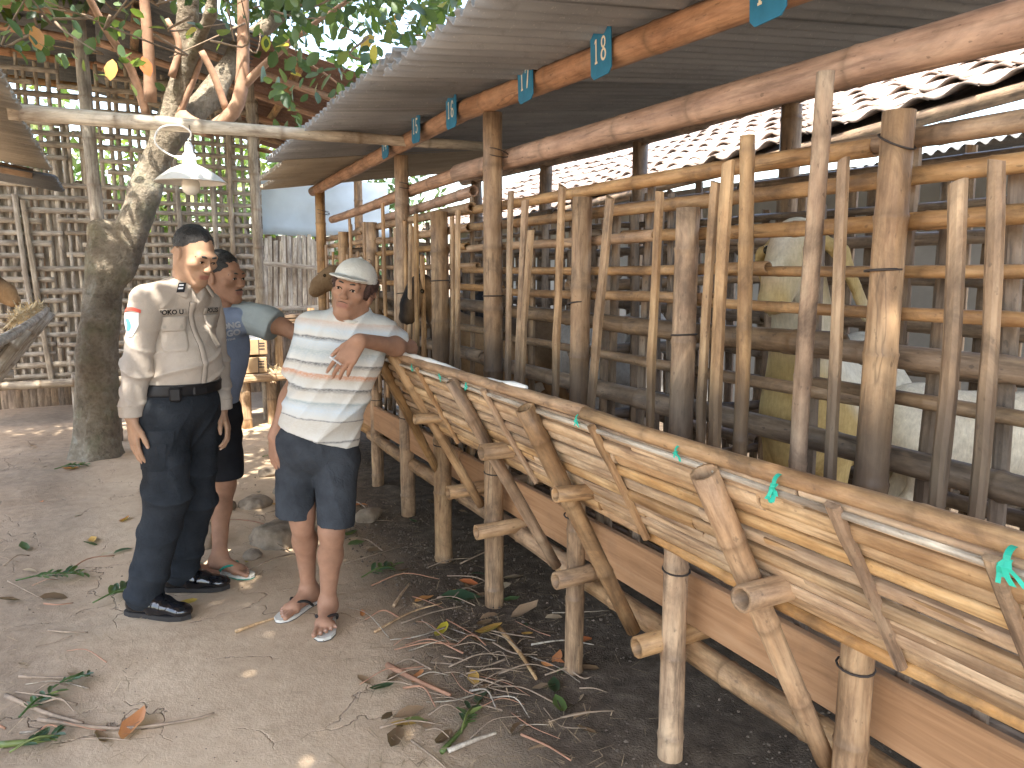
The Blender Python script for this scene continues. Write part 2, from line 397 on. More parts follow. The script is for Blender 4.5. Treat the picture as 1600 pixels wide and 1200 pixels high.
M_PLASTER = m_simple('plaster_grey_white', (0.34, 0.335, 0.31), 0.9, 0.12, 4)
M_TARP = m_simple('tarp_pale_blue', (0.55, 0.62, 0.64), 0.7, 0.1, 3, bump=0.1)
M_GREEN_TIE = m_simple('green_plastic', (0.03, 0.42, 0.3), 0.45)
M_SHEETWHITE = m_simple('white_plastic', (0.72, 0.72, 0.7), 0.5, 0.1)
M_CARD = m_simple('cardboard', (0.5, 0.34, 0.19), 0.85, 0.12, 5)
# ================================================================ implicit bodies: smooth unions turned into one continuous mesh
class Field:
    def __init__(s, lo, hi, h):
        s.lo = np.array(lo, float); s.h = h
        s.n = np.ceil((np.array(hi, float)-s.lo)/h).astype(int)+1
        s.F = np.full(s.n, 9.0, np.float32)
    def block(s, a, b, pad):
        i0 = np.maximum(np.floor((np.array(a)-pad-s.lo)/s.h).astype(int), 0)
        i1 = np.minimum(np.ceil((np.array(b)+pad-s.lo)/s.h).astype(int)+1, s.n)
        if np.any(i1 <= i0): return None, None
        sl = tuple(slice(p, q) for p, q in zip(i0, i1))
        g = [s.lo[k]+s.h*np.arange(i0[k], i1[k]) for k in range(3)]
        P = (g[0][:, None, None].astype(np.float32), g[1][None, :, None].astype(np.float32), g[2][None, None, :].astype(np.float32))
        return sl, P
    def _put(s, sl, d, k, op):
        A = s.F[sl]
        if op == 'add':
            if k > 0: hh = np.maximum(k-np.abs(A-d), 0)/k; s.F[sl] = np.minimum(A, d)-hh*hh*k*0.25
            else: s.F[sl] = np.minimum(A, d)
        elif op == 'sub':
            d = -d
            if k > 0: hh = np.maximum(k-np.abs(A-d), 0)/k; s.F[sl] = np.maximum(A, d)+hh*hh*k*0.25
            else: s.F[sl] = np.maximum(A, d)
    def cone(s, a, b, ra, rb, k=0.02, op='add', flat=None):
        """tapered capsule; flat=(axis vector, ratio) squashes the section along an axis"""
        a = np.array(a, float); b = np.array(b, float); R_ = max(ra, rb)*(1.0 if not flat else max(1, flat[1]))
        sl, P = s.block(np.minimum(a, b)-R_, np.maximum(a, b)+R_, k+2.5*s.h)
        if sl is None: return
        ab = b-a; L2 = ab@ab+1e-12
        q = [P[i]-a[i] for i in range(3)]
        t = np.clip((q[0]*ab[0]+q[1]*ab[1]+q[2]*ab[2])/L2, 0, 1)
        v = [q[i]-t*ab[i] for i in range(3)]
        if flat:
            ax = np.array(flat[0], float); ax /= np.linalg.norm(ax); r = flat[1]
            c = (v[0]*ax[0]+v[1]*ax[1]+v[2]*ax[2])*(1/r-1)
            v = [v[i]+c*ax[i] for i in range(3)]
        d = np.sqrt(v[0]**2+v[1]**2+v[2]**2)-(ra+(rb-ra)*t)
        s._put(sl, d, k, op)
    def ell(s, c, r, Rm=None, k=0.02, op='add'):
        c = np.array(c, float); r = np.array(r, float); m = r.max()
        sl, P = s.block(c-m, c+m, k+2.5*s.h)
        if sl is None: return
        q = [P[i]-c[i] for i in range(3)]
        if Rm is not None: q = [q[0]*Rm[0][j]+q[1]*Rm[1][j]+q[2]*Rm[2][j] for j in range(3)]   # into local axes (columns of Rm)
        k0 = np.sqrt(sum((q[i]/r[i])**2 for i in range(3))); k1 = np.sqrt(sum((q[i]/r[i]**2)**2 for i in range(3)))+1e-9
        s._put(sl, k0*(k0-1)/k1, k, op)
    def box(s, c, hsz, Rm=None, rnd=0.005, k=0.0, op='add'):
        c = np.array(c, float); hsz = np.array(hsz, float); m = np.linalg.norm(hsz)
        sl, P = s.block(c-m, c+m, k+2.5*s.h)
        if sl is None: return
        q = [P[i]-c[i] for i in range(3)]
        if Rm is not None: q = [q[0]*Rm[0][j]+q[1]*Rm[1][j]+q[2]*Rm[2][j] for j in range(3)]
        e = [np.abs(q[i])-(hsz[i]-rnd) for i in range(3)]
        d = np.sqrt(sum(np.maximum(x, 0)**2 for x in e))+np.minimum(np.maximum(np.maximum(e[0], e[1]), e[2]), 0)-rnd
        s._put(sl, d, k, op)
    def plane_cut(s, p, n, k=0.0):
        """remove everything on the side n points to"""
        n = np.array(n, float); n /= np.linalg.norm(n); p = np.array(p, float)
        sl, P = s.block(s.lo, s.lo+s.h*s.n, 0)
        d = (P[0]-p[0])*n[0]+(P[1]-p[1])*n[1]+(P[2]-p[2])*n[2]
        A = s.F[sl]
        if k > 0: hh = np.maximum(k-np.abs(A-d), 0)/k; s.F[sl] = np.maximum(A, d)+hh*hh*k*0.25
        else: s.F[sl] = np.maximum(A, d)
    def warp(s, fn):
        """add fn(x,y,z) to the distance near the surface"""
        idx = np.argwhere(np.abs(s.F) < 0.06)
        if len(idx) == 0: return
        p = s.lo+idx*s.h
        s.F[idx[:, 0], idx[:, 1], idx[:, 2]] += fn(p[:, 0], p[:, 1], p[:, 2]).astype(np.float32)
    def mesh(s, name, mat, smooth_it=1):
        F = s.F; S = F < 0
        c = [S[i:S.shape[0]-1+i, j:S.shape[1]-1+j, k:S.shape[2]-1+k] for i in (0, 1) for j in (0, 1) for k in (0, 1)]
        tot = sum(x.astype(np.int8) for x in c); act = (tot > 0) & (tot < 8)
        ijk = np.argwhere(act); N = len(ijk)
        idx = np.full(act.shape, -1, np.int64); idx[act] = np.arange(N)
        acc = np.zeros((N, 3)); cn = np.zeros(N)
        for ax in range(3):
            o = [k for k in range(3) if k != ax]
            for u in (0, 1):
                for v in (0, 1):
                    a = ijk.copy(); a[:, o[0]] += u; a[:, o[1]] += v; b = a.copy(); b[:, ax] += 1
                    fa = F[a[:, 0], a[:, 1], a[:, 2]].astype(float); fb = F[b[:, 0], b[:, 1], b[:, 2]].astype(float)
                    m = (fa < 0) != (fb < 0); t = np.zeros(N); t[m] = fa[m]/(fa[m]-fb[m])
                    p = a.astype(float); p[:, ax] += t
                    acc[m] += p[m]; cn[m] += 1
        V = s.lo+s.h*(acc/cn[:, None])
        faces = []
        for ax in range(3):
            o1, o2 = [(1, 2), (2, 0), (0, 1)][ax]
            sl0 = [slice(None)]*3; sl1 = [slice(None)]*3; sl0[ax] = slice(0, -1); sl1[ax] = slice(1, None)
            a = S[tuple(sl0)]; b = S[tuple(sl1)]; e = np.argwhere(a != b)
            ok = (e[:, o1] > 0) & (e[:, o2] > 0) & (e[:, o1] < act.shape[o1]) & (e[:, o2] < act.shape[o2]); e = e[ok]
            ins = a[e[:, 0], e[:, 1], e[:, 2]]
            q = []
            for du, dv in ((-1, -1), (0, -1), (0, 0), (-1, 0)):
                w = e.copy(); w[:, o1] += du; w[:, o2] += dv; q.append(idx[w[:, 0], w[:, 1], w[:, 2]])
            q = np.stack(q, 1); q[~ins] = q[~ins][:, ::-1]; faces.append(q)
        Q = np.concatenate(faces); Q = Q[(Q >= 0).all(1)]
        for _ in range(smooth_it):
            A = np.zeros_like(V); C_ = np.zeros(N)
            for k in range(4):
                i, j = Q[:, k], Q[:, (k+1) % 4]
                np.add.at(A, i, V[j]); np.add.at(C_, i, 1); np.add.at(A, j, V[i]); np.add.at(C_, j, 1)
            V = V*0.5+0.5*A/np.maximum(C_, 1)[:, None]
        me = bpy.data.meshes.new(name); me.vertices.add(N); me.vertices.foreach_set('co', V.astype(np.float32).ravel())
        me.loops.add(len(Q)*4); me.loops.foreach_set('vertex_index', Q.ravel().astype(np.int32))
        me.polygons.add(len(Q)); me.polygons.foreach_set('loop_start', np.arange(0, len(Q)*4, 4, dtype=np.int32))
        me.polygons.foreach_set('loop_total', np.full(len(Q), 4, np.int32))
        me.polygons.foreach_set('use_smooth', np.ones(len(Q), bool))
        me.materials.append(mat); me.update(calc_edges=True); me.validate()
        me['_n'] = N; s.V = V
        return me
def set_attr(me, name, vals):
    at = me.attributes.new(name, 'FLOAT', 'POINT'); at.data.foreach_set('value', np.asarray(vals, np.float32))
def np_noise(x, y, z, f, seed=0):
    """cheap smooth pseudo noise from summed sines"""
    r = random.Random(seed); o = 0
    for k in range(5):
        a = [r.uniform(-1, 1) for _ in range(3)]; L = math.sqrt(sum(q*q for q in a)); ff = f*r.uniform(0.7, 1.6)
        o = o+np.sin(ff*(a[0]*x+a[1]*y+a[2]*z)/L+r.uniform(0, 6.28)+1.3*np.sin(ff*0.6*(a[1]*x-a[2]*y+a[0]*z)+k))
    return o/5
# ================================================================ ground
def build_ground():
    xs = sorted(set([-120, -60, -30, -15, -8, -5] + [round(-3+0.07*i, 3) for i in range(115)] + [6, 8, 12, 20, 40, 80, 120]))
    ys = sorted(set([-60, -20, -8, -3, -1] + [round(0.5+0.07*i, 3) for i in range(122)] + [10, 12, 16, 24, 50, 90, 140]))
    verts = []; faces = []
    for y in ys:
        for x in xs:
            z = 0.0
            if -4 < x < 6 and -1 < y < 10:
                p = Vector((x, y, 0))
                z = 0.022*noise.noise(p*1.1) + 0.010*noise.noise(p*4)
                soil = min(1, max(0, (x-0.95)/0.5)); z += soil*(0.015*noise.noise(p*9)+0.006*noise.noise(p*22))
                if x < -0.35: z += 0.02*min(1, (-0.35-x)) + 0.02*noise.noise(p*6)*min(1, (-0.35-x)*2)
                z *= 0.35 if (0 < x < 0.95 and y < 4.4) else 1.0
            verts.append((x, y, z))
    w = len(xs)
    for j in range(len(ys)-1):
        for i in range(w-1): faces.append((j*w+i, j*w+i+1, (j+1)*w+i+1, (j+1)*w+i))
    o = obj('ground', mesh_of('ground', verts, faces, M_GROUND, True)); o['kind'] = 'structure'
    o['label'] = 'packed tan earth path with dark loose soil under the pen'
build_ground()

# ================================================================ corrugated sheets
def corr_sheet(name, parent, P, u, v, W, L, mat, lam=0.076, amp=0.012, sag=0.0, ragged=0.0, seed=0, th=0.006):
    """sheet from corner P, corrugations running along v (length L), waves across u (width W)"""
    rr = random.Random(seed); u = Vector(u).normalized(); v = Vector(v).normalized(); n = u.cross(v).normalized()
    if n.z < 0: n = -n
    nu = max(8, int(W/lam*8)); nv = 8; verts = []; faces = []
    rag = [rr.uniform(-1, 1)*ragged for _ in range(nu+1)]
    for layer in (0, 1):
        for j in range(nv+1):
            for i in range(nu+1):
                a = W*i/nu; b = L*j/nv + (rag[i] if j == 0 else 0)
                h = amp*math.sin(2*math.pi*a/lam) - sag*math.sin(math.pi*j/nv) + (th if layer else 0)
                verts.append(u*a + v*b + n*h)
    off = (nu+1)*(nv+1); w = nu+1
    for j in range(nv):
        for i in range(nu):
            a = j*w+i; faces.append((a, a+1, a+w+1, a+w)); faces.append((off+a, off+a+w, off+a+w+1, off+a+1))
    for i in range(nu):
        faces.append((i, off+i, off+i+1, i+1)); a = nv*w+i; faces.append((a, a+1, off+a+1, off+a))
    for j in range(nv):
        a = j*w; faces.append((a, a+w, off+a+w, off+a)); a = j*w+nu; faces.append((a, off+a, off+a+w, a+w))
    # local frame: x along v so that material streaks run with the corrugation
    M = Matrix((v, u, n)).transposed().to_4x4(); M.translation = Vector(P)
    Mi = M.to_3x3().inverted()
    me = mesh_of(name, [Mi @ q for q in verts], faces, mat, True)
    return obj(name, me, parent, M)

# ================================================================ goat pen
pen = empty('goat_pen', (1.45, 3.0, 0), 'long raised bamboo goat pen with rail fence, numbered beam and corrugated roof', 'animal pen')
PX = 1.45
def pen_part(*a, **k): return a
# thick posts: (y, x, top z, radius)
POSTS = [(0.42, 1.45, 1.95, 0.046), (1.11, 1.45, 1.84, 0.049), (1.75, 1.45, 1.69, 0.043), (2.33, 1.45, 1.765, 0.039), (3.02, 1.45, 2.165, 0.044),
         (3.64, 1.45, 1.80, 0.045), (4.42, 1.53, 2.17, 0.044), (5.15, 1.56, 1.83, 0.042), (5.95, 1.58, 1.80, 0.042), (6.75, 1.60, 2.2, 0.045)]
for i, (y, x, zt, r) in enumerate(POSTS):
    lean = {1: 0.006, 3: 0.008}.get(i, 0.0)
    rb, rt = {1: (.043, .034), 2: (.042, .035), 3: (.035, .035)}.get(i, (r*1.02, r*.95))
    pole('post', (x, y, -0.06), (x+lean, y-lean, zt), rb, rt, M_POST, pen, segs=16, spacing=0.3, bend=0.001, seed=500+i)
# horizontal rails behind the posts (z, radius)
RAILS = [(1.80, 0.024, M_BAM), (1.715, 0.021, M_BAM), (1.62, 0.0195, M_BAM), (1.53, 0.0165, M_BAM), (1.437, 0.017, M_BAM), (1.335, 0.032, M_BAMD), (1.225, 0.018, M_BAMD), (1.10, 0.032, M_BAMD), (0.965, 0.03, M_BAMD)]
cuts = [0.2, 1.72, 3.6, 5.4, 6.8]
for z, r, m in RAILS:
    j0 = R.uniform(-0.25, 0.1); ys = [0.2] + [c+R.uniform(-0.5, 0.4) for c in cuts[1:-1]] + [6.8]
    for a, b in zip(ys[:-1], ys[1:]):
        xo = PX+0.042+r+0.012*R.random()
        xa = xo+0.0+max(0, (a-3.6))*0.047; xb = xo+max(0, (b-3.6))*0.047
        dz = R.uniform(-0.012, 0.012)
        pole('rail', (xa, a-0.09, z+dz), (xb+0.012, b+0.09, z+dz+R.uniform(-0.012, 0.012)), r*R.uniform(0.95, 1.08), r*R.uniform(0.82, 0.98), m, pen, segs=12, spacing=0.34, bend=0.006)
# pickets in front of the rails: photo pixels of top and foot, width px, kind
PICK = [((1290, 112), (1243, 735), 30, 'pole'), ((1321, 250), (1297, 740), 18, 's'), ((1500, 284), (1457, 785), 27, 's'), ((1168, 212), (1152, 712), 25, 'pole'),
        ((1141, 254), (1118, 705), 23, 's'), ((1121, 284), (1096, 690), 15, 's'), ((1034, 299), (1016, 675), 14, 's'), ((956, 308), (917, 655), 17, 's'),
        ((881, 290), (868, 632), 14, 's'), ((801, 299), (797, 604), 10, 's'), ((823, 314), (806, 606), 15, 's'), ((832, 360), (816, 606), 13, 's'),
        ((718, 330), (717, 575), 9, 's'), ((709, 338), (707, 574), 7, 's'), ((652, 335), (655, 545), 10, 's'), ((644, 350), (641, 548), 6, 's'), ((1432, 232), (1405, 470), 22, 'back'), ((1560, 250), (1520, 800), 24, 's')]
for tp, bt, w, kind in PICK:
    X = PX-0.045 if kind != 'back' else PX+0.12
    a = on_x(bt[0], bt[1]+70, X+0.015); b = on_x(tp[0], tp[1], X)
    d = (b-CAMP).dot(_fw); wid = w/FPX*d
    X2 = a
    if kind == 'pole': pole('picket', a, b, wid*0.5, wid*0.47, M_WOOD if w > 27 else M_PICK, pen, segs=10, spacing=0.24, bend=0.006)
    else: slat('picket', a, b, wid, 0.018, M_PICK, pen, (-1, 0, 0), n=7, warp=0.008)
# pickets of the far part of the pen, and the slatted rows inside
yy = 3.95
while yy < 6.7:
    x = 1.47+(yy-3.6)*0.047
    slat('picket', (x, yy, 0.7), (x+R.uniform(-.01, .01), yy+R.uniform(-.04, .04), R.uniform(1.55, 1.95)), R.uniform(0.03, 0.05), 0.016, M_BAM, pen, (-1, 0, 0), n=5)
    yy += R.uniform(0.13, 0.24)
yy = 0.35
while yy < 6.6:
    if not 1.5 < yy < 1.88:
        x = 1.60+max(0, yy-3.6)*0.047
        slat('picket', (x, yy, 0.5), (x+R.uniform(-.015, .015), yy+R.uniform(-.03, .03), R.uniform(1.6, 1.88)), R.uniform(0.028, 0.045), 0.016, M_BAMD, pen, (-1, 0, 0), n=4)
    yy += R.uniform(0.12, 0.24)
# low rails and the heavy board under the trough
for a, b in ((0.1, 1.35), (1.25, 2.6), (2.5, 3.9), (3.8, 5.3), (5.2, 6.8)):
    xo = max(0, a-3.6)*0.047
    pole('floor_beam', (1.555+xo, a, 0.325), (1.555+xo, b, 0.325+R.uniform(-.01, .02)), 0.042, 0.038, M_BAM, pen, segs=12, spacing=0.33)
for a, b in ((0.1, 1.9), (1.905, 3.6), (3.62, 5.4)):
    xo = max(0, a-3.6)*0.047
    me = box_mesh(0.03, 0.165, b-a, M_PLANK, 0.004)
    M = frame_z((1.545+xo, a, 0.50), (1.545+xo, b, 0.495), xhint=(1, 0, 0)) @ Matrix.Translation((0, 0, (b-a)/2))
    obj('edge_board', me, pen, M)
for (x, y) in ((995, 1012), (868, 908), (744, 832), (700, 770)):
    p = on_x(x, y, 1.335); pole('cross_pole', p, (3.05, p.y+0.05, p.z+0.0), 0.034, 0.034, M_BAM, pen, segs=12, spacing=0.5)
# raised slatted floor
for i in range(22):
    x = 1.62+i*0.064
    for a, b in ((0.0, 2.2), (2.22, 4.6), (4.62, 6.8)):
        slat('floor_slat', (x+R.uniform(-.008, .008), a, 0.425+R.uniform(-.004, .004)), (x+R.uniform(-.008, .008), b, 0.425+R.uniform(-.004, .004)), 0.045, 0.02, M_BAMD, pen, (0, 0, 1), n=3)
# rear fence and posts
REARX = 3.0
for y in (0.9, 2.87, 4.1, 5.3, 6.6):
    pole('post', (REARX, y, -0.05), (REARX, y, 2.31), 0.055, 0.05, M_BAMD, pen, segs=12, spacing=0.33)
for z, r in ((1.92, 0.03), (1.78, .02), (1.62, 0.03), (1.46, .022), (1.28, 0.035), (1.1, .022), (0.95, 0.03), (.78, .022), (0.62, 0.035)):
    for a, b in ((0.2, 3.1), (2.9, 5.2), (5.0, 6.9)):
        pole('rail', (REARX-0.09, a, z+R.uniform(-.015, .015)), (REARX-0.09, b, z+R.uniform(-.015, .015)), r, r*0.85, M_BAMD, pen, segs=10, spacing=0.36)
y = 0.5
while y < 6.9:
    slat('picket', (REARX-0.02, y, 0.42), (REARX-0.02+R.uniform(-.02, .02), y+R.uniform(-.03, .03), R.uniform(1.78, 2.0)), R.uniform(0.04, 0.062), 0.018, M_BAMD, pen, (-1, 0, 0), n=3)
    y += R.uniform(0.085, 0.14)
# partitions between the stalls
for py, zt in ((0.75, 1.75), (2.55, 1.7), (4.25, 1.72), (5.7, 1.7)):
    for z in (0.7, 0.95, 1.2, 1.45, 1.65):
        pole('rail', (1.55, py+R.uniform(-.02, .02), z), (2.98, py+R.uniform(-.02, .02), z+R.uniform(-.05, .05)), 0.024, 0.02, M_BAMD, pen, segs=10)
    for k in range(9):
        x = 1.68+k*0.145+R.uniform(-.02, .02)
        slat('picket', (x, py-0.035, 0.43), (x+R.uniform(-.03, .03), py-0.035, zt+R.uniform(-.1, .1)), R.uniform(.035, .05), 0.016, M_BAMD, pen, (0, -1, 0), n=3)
# roof beams
B1 = [(0.2, 2.13), (1.48, 2.165), (2.94, 2.215), (3.93, 2.225), (5.2, 2.215), (6.9, 2.19)]
def beam_z(y):
    for (a, za), (b, zb) in zip(B1[:-1], B1[1:]):
        if y <= b: return za+(zb-za)*(y-a)/(b-a)
    return B1[-1][1]
def beam_x(y): return 1.43+max(0, y-3.6)*0.047
for a, b, r in ((-0.2, 3.35, 0.047), (3.2, 6.95, 0.043)):
    pole('roof_beam', (beam_x(a), a, beam_z(a)), (beam_x(b), b, beam_z(b)+0.0), r, r*0.95, M_BAMO, pen, segs=16, spacing=0.48, bend=0.0, node=0.05)
pole('roof_beam', (1.535, -0.1, 1.965), (1.535, 3.6, 1.985), 0.049, 0.043, M_BAMO, pen, segs=16, spacing=0.46, bend=0.003, node=0.05)
pole('roof_beam', (1.56, 3.45, 1.99), (1.66, 6.6, 1.93), 0.036, 0.03, M_BAMO, pen, segs=12, spacing=0.4)
pole('roof_beam', (1.60, 3.55, 1.90), (1.68, 5.2, 1.865), 0.03, 0.028, M_BAMO, pen, segs=12, spacing=0.4)
for a, b in ((0.3, 3.7), (3.5, 6.9)):
    pole('roof_beam', (3.0, a, 2.345), (3.0, b, 2.345), 0.05, 0.046, M_BAMD, pen, segs=12, spacing=0.4)
pole('rafter', on_x(1052, 80, 2.15), on_x(1300, 74, 2.9), 0.03, 0.026, M_BAMO, pen, segs=12, spacing=0.45, cut=1.2)
pole('rafter', (1.9, 0.6, 2.15), (3.3, 1.3, 2.28), 0.028, 0.026, M_BAMD, pen, segs=10)
# corrugated roof sheets, overlapping like shingles along the pen
sh = [(-0.6, 0.95, 0.86), (0.85, 0.95, 0.86), (1.72, 0.98, 0.875), (2.6, 0.98, 0.885), (3.48, 0.98, 0.90), (4.36, 0.98, 0.92), (5.24, 1.0, 1.02), (6.12, 0.9, 1.15)]
for i, (y0, W, x0) in enumerate(sh):
    slope = 0.085+0.012*max(0, y0-2)
    ym = y0+W/2; zb = beam_z(ym)+0.062
    z0 = zb-(1.43+max(0, ym-3.6)*0.047-x0)*slope
    corr_sheet('roof_sheet', pen, (x0, y0, z0+(0.012 if i % 2 else 0)), (0, 1, -0.012), (1, 0, slope), W, 2.28, M_ROOF if i < 6 else M_ROOFW, seed=i, ragged=0.006, amp=0.0145)
# wire lashings round the posts
def lash(p, r, mat=M_WIRE, parent=pen, n=2, tilt=0.35, name='lashing', rw=0.0022):
    pts = []
    for k in range(n*14+1):
        a = 2*math.pi*k/14
        pts.append(Vector((r*math.cos(a), r*math.sin(a), tilt*r*math.sin(a+(1.3 if k >= 14 else 0))*(1 if k < 14 else -1))))
    return obj(name, tube_mesh(pts, rw, 5, mat), parent, Matrix.Translation(Vector(p)))
for i_, (y, x, zt, r) in enumerate(POSTS):
    if zt > 2.1: lash((x+0.02, y, 2.0), r*1.25)
    lash((x, y, 1.42+R.uniform(-.1, .1)), (r if i_ > 3 or i_ == 0 else .0355)*1.03, n=1, tilt=R.uniform(-.2, .2), rw=.003); lash((x, y, 0.62), (r if i_ > 3 or i_ == 0 else .0405)*1.02, n=1, tilt=.1, rw=.003)
lash((PX+.006, 1.105, 1.78), 0.036, n=1, tilt=0.55)

# ================================================================ feed trough hung in front of the pen
trough = empty('feed_trough', (1.2, 1.9, 0.8), 'leaning feed trough of split bamboo strips with green ties in front of the pen', 'feed trough')
TT = (1.085, 1.135); TB = (1.275, 0.805)       # (x, z) of the upper and lower rim
pn = Vector((-(TT[1]-TB[1]), 0, -(TT[0]-TB[0])*-1)); pn = Vector((-(TT[1]-TB[1]), 0, TT[0]-TB[0])).normalized()
if pn.x > 0: pn = -pn
def pt(u, y, off=0.0):
    """u: 0 upper rim .. 1 lower rim"""
    return Vector((TT[0]+(TB[0]-TT[0])*u, y, TT[1]+(TB[1]-TT[1])*u))+pn*off
rows = 9
for k in range(rows):
    u = (k+0.62)/rows
    y = 0.1+R.uniform(-0.2, 0.1)
    while y < 3.3:
        L = R.uniform(0.9, 1.7); e = min(y+L, 3.42+R.uniform(-0.06, 0.12))
        if 3.42-e < 0.3: e = 3.42+R.uniform(-0.06, 0.12)
        w = 0.0385*R.uniform(0.9, 1.1); o0 = 0.006*(k % 2)
        slat('strip', pt(u+R.uniform(-.012, .012), y, o0+R.uniform(0, 0.008)), pt(u+R.uniform(-.012, .012), e, o0+R.uniform(0, 0.008)), w, 0.015, M_BAMY, trough, pn, n=8, edge=1.1, dome=0.45, jit=0.05, warp=0.002)  # edge paints the shadow line between neighbouring strips
        y = e+0.004 if e < 3.3 else 9
for k in range(10):
    u = R.uniform(0.05, 0.98); y = R.uniform(0.3, 2.6)
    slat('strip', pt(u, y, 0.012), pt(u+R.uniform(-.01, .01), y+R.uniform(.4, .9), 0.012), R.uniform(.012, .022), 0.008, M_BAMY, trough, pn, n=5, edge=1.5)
for a, b in ((0.1, 1.75), (1.7, 3.45)):
    pole('rim', pt(-0.02, a, -0.004), pt(-0.02, b, -0.004), 0.020, 0.018, M_BAM, trough, segs=12, spacing=0.33)
    pole('rim', pt(1.04, a, 0), pt(1.04, b, 0), 0.02, 0.018, M_BAM, trough, segs=10)
    slat('strip', pt(0.045, a, 0.02), pt(0.045, b, 0.02), 0.013, 0.008, M_BAMW, trough, pn, n=8, warp=0.003)
# floor of the trough
for k in range(5):
    x = TB[0]+0.02+k*0.034
    slat('floor_strip', (x, 0.1, 0.80), (x, 3.4, 0.80), 0.032, 0.01, M_BAM, trough, (0, 0, 1), n=4)
# struts, long half poles from the rim down to the floor beam
ST = [((1100, 738), (1290, 1188), 0.031), ((820, 637), (990, 985), 0.031), ((706, 594), (870, 885), 0.026), ((612, 553), (752, 790), 0.027), ((590, 556), (690, 748), 0.026)]
for a, b, r in ST:
    p = on_x(a[0], a[1], 1.045); q = on_x(b[0], b[1], 1.455)
    pole('strut', p, q, r, r*0.8, M_BAM, trough, segs=12, spacing=0.24, bend=0.004)
for a, b, w in (((1310, 757), (1412, 1012), 24), ((930, 650), (1012, 818), 16), ((760, 598), (840, 718), 12), ((655, 564), (716, 662), 9), ((1560, 838), (1680, 1110), 26)):
    ya = on_x(a[0], a[1], 1.075).y; yb = on_x(b[0], b[1], 1.26).y
    pa = pt(0.0, ya, 0.021); pb = pt(1.03, yb, 0.021); d = (pa-CAMP).dot(_fw)
    slat('brace', pa, pb, w/FPX*d, 0.014, M_WOOD, trough, pn, n=6, warp=0.006)
for (x, y, x2, y2, r) in ((1158, 936, 1232, 918, 0.03), (648, 655, 715, 656, 0.024), (752, 707, 825, 706, 0.03), (868, 773, 925, 770, 0.024)):
    p = on_x(x, y, 1.10); pole('peg', p, (1.6, p.y+0.03, p.z-0.02), r, r, M_BAM, trough, segs=12, spacing=0.6)
# green plastic ties on the rim and a roll of white sheeting
def tie_mesh(seed):
    rr = random.Random(seed); verts = []; faces = []
    for t in range(4):
        dx = rr.uniform(-.014, .014); L = rr.uniform(.02, .05); a = rr.uniform(-.7, .7); w = rr.uniform(.003, .006)
        b = len(verts)
        for k in range(4):
            z = -L*k/3; xx = dx*k/3*2+math.sin(k*1.4+a)*.005; yy_ = .004+.004*math.sin(k*2+a*3)
            verts += [(xx-w, yy_, z), (xx+w, yy_+.002, z)]
        for k in range(3): faces.append((b+2*k, b+2*k+1, b+2*k+3, b+2*k+2))
    b = len(verts)
    for k in range(9):
        a = math.pi*k/8; verts += [(-.006, .02*math.cos(a)-.012, .02*math.sin(a)), (.006, .02*math.cos(a)-.012, .02*math.sin(a))]
    for k in range(8): faces.append((b+2*k, b+2*k+1, b+2*k+3, b+2*k+2))
    return mesh_of('tie', verts, faces, M_GREEN_TIE)
for i, (x, y) in enumerate(((643, 562), (686, 574), (728, 590), (900, 640), (1056, 690), (1210, 764), (1578, 838))):
    p = on_x(x, y, 1.06); M = Matrix.Translation(pt(-0.01, p.y, 0.022)) @ Matrix.Rotation(math.pi/2, 4, 'Z') @ Matrix.Scale(0.6 if i < 5 else 0.85, 4)
    obj('tie', tie_mesh(i), trough, M)
ws = [pt(-0.06, y, -0.005+0.004*math.sin(y*9))+Vector((0, 0, 0.008*math.sin(y*7))) for y in [2.02+0.08*i for i in range(18)]]
tag(obj('plastic_sheet', tube_mesh(ws, [0.006+0.006*abs(math.sin(i*1.7)) for i in range(18)], 7, M_SHEETWHITE)), 'thin roll of white plastic sheeting lying along the trough rim', 'plastic sheet')

# ================================================================ number signs on the beam
M_SIGN = m_simple('sign_blue', (0.03, 0.2, 0.36), 0.55, 0.15, 20)
M_SIGNT = m_simple('sign_white', (0.75, 0.72, 0.58), 0.6, 0.08, 30)
DIG = {  # slab-serif figures as stroke boxes/polygons in a 1 x 1.6 cell
 '1': [[(.35, .0), (.75, .0), (.75, .14), (.35, .14)], [(.45, .14), (.65, .14), (.65, 1.6), (.45, 1.6)], [(.3, 1.3), (.45, 1.42), (.45, 1.6), (.3, 1.38)]],
 '7': [[(.1, 1.38), (.9, 1.38), (.9, 1.6), (.1, 1.6)], [(.66, 1.38), (.9, 1.38), (.56, .0), (.32, .0)], [(.1, 1.2), (.22, 1.2), (.22, 1.38), (.1, 1.38)]],
 '4': [[(.55, .0), (.75, .0), (.75, 1.6), (.55, 1.6)], [(.05, .4), (.55, .4), (.55, .58), (.05, .58)], [(.05, .58), (.25, .58), (.55, 1.5), (.45, 1.6)], [(.75, .4), (.95, .4), (.95, .58), (.75, .58)]],
}
def arc(cx, cy, rx, ry, a0, a1, w, n=10):
    out = []
    for i in range(n):
        t0 = a0+(a1-a0)*i/n; t1 = a0+(a1-a0)*(i+1)/n
        out.append([(cx+rx*math.cos(t0), cy+ry*math.sin(t0)), (cx+rx*math.cos(t1), cy+ry*math.sin(t1)), (cx+(rx-w)*math.cos(t1), cy+(ry-w*.75)*math.sin(t1)), (cx+(rx-w)*math.cos(t0), cy+(ry-w*.75)*math.sin(t0))])
    return out
PI = math.pi
DIG['8'] = arc(.5, 1.2, .36, .4, 0, 2*PI, .2, 14)+arc(.5, .42, .42, .42, 0, 2*PI, .22, 14)
DIG['6'] = arc(.5, .45, .42, .45, 0, 2*PI, .22, 14)+arc(.56, .9, .48, .7, PI*.62, PI*1.05, .22, 8)+arc(.5, 1.2, .36, .4, .1, PI*.9, .2, 8)
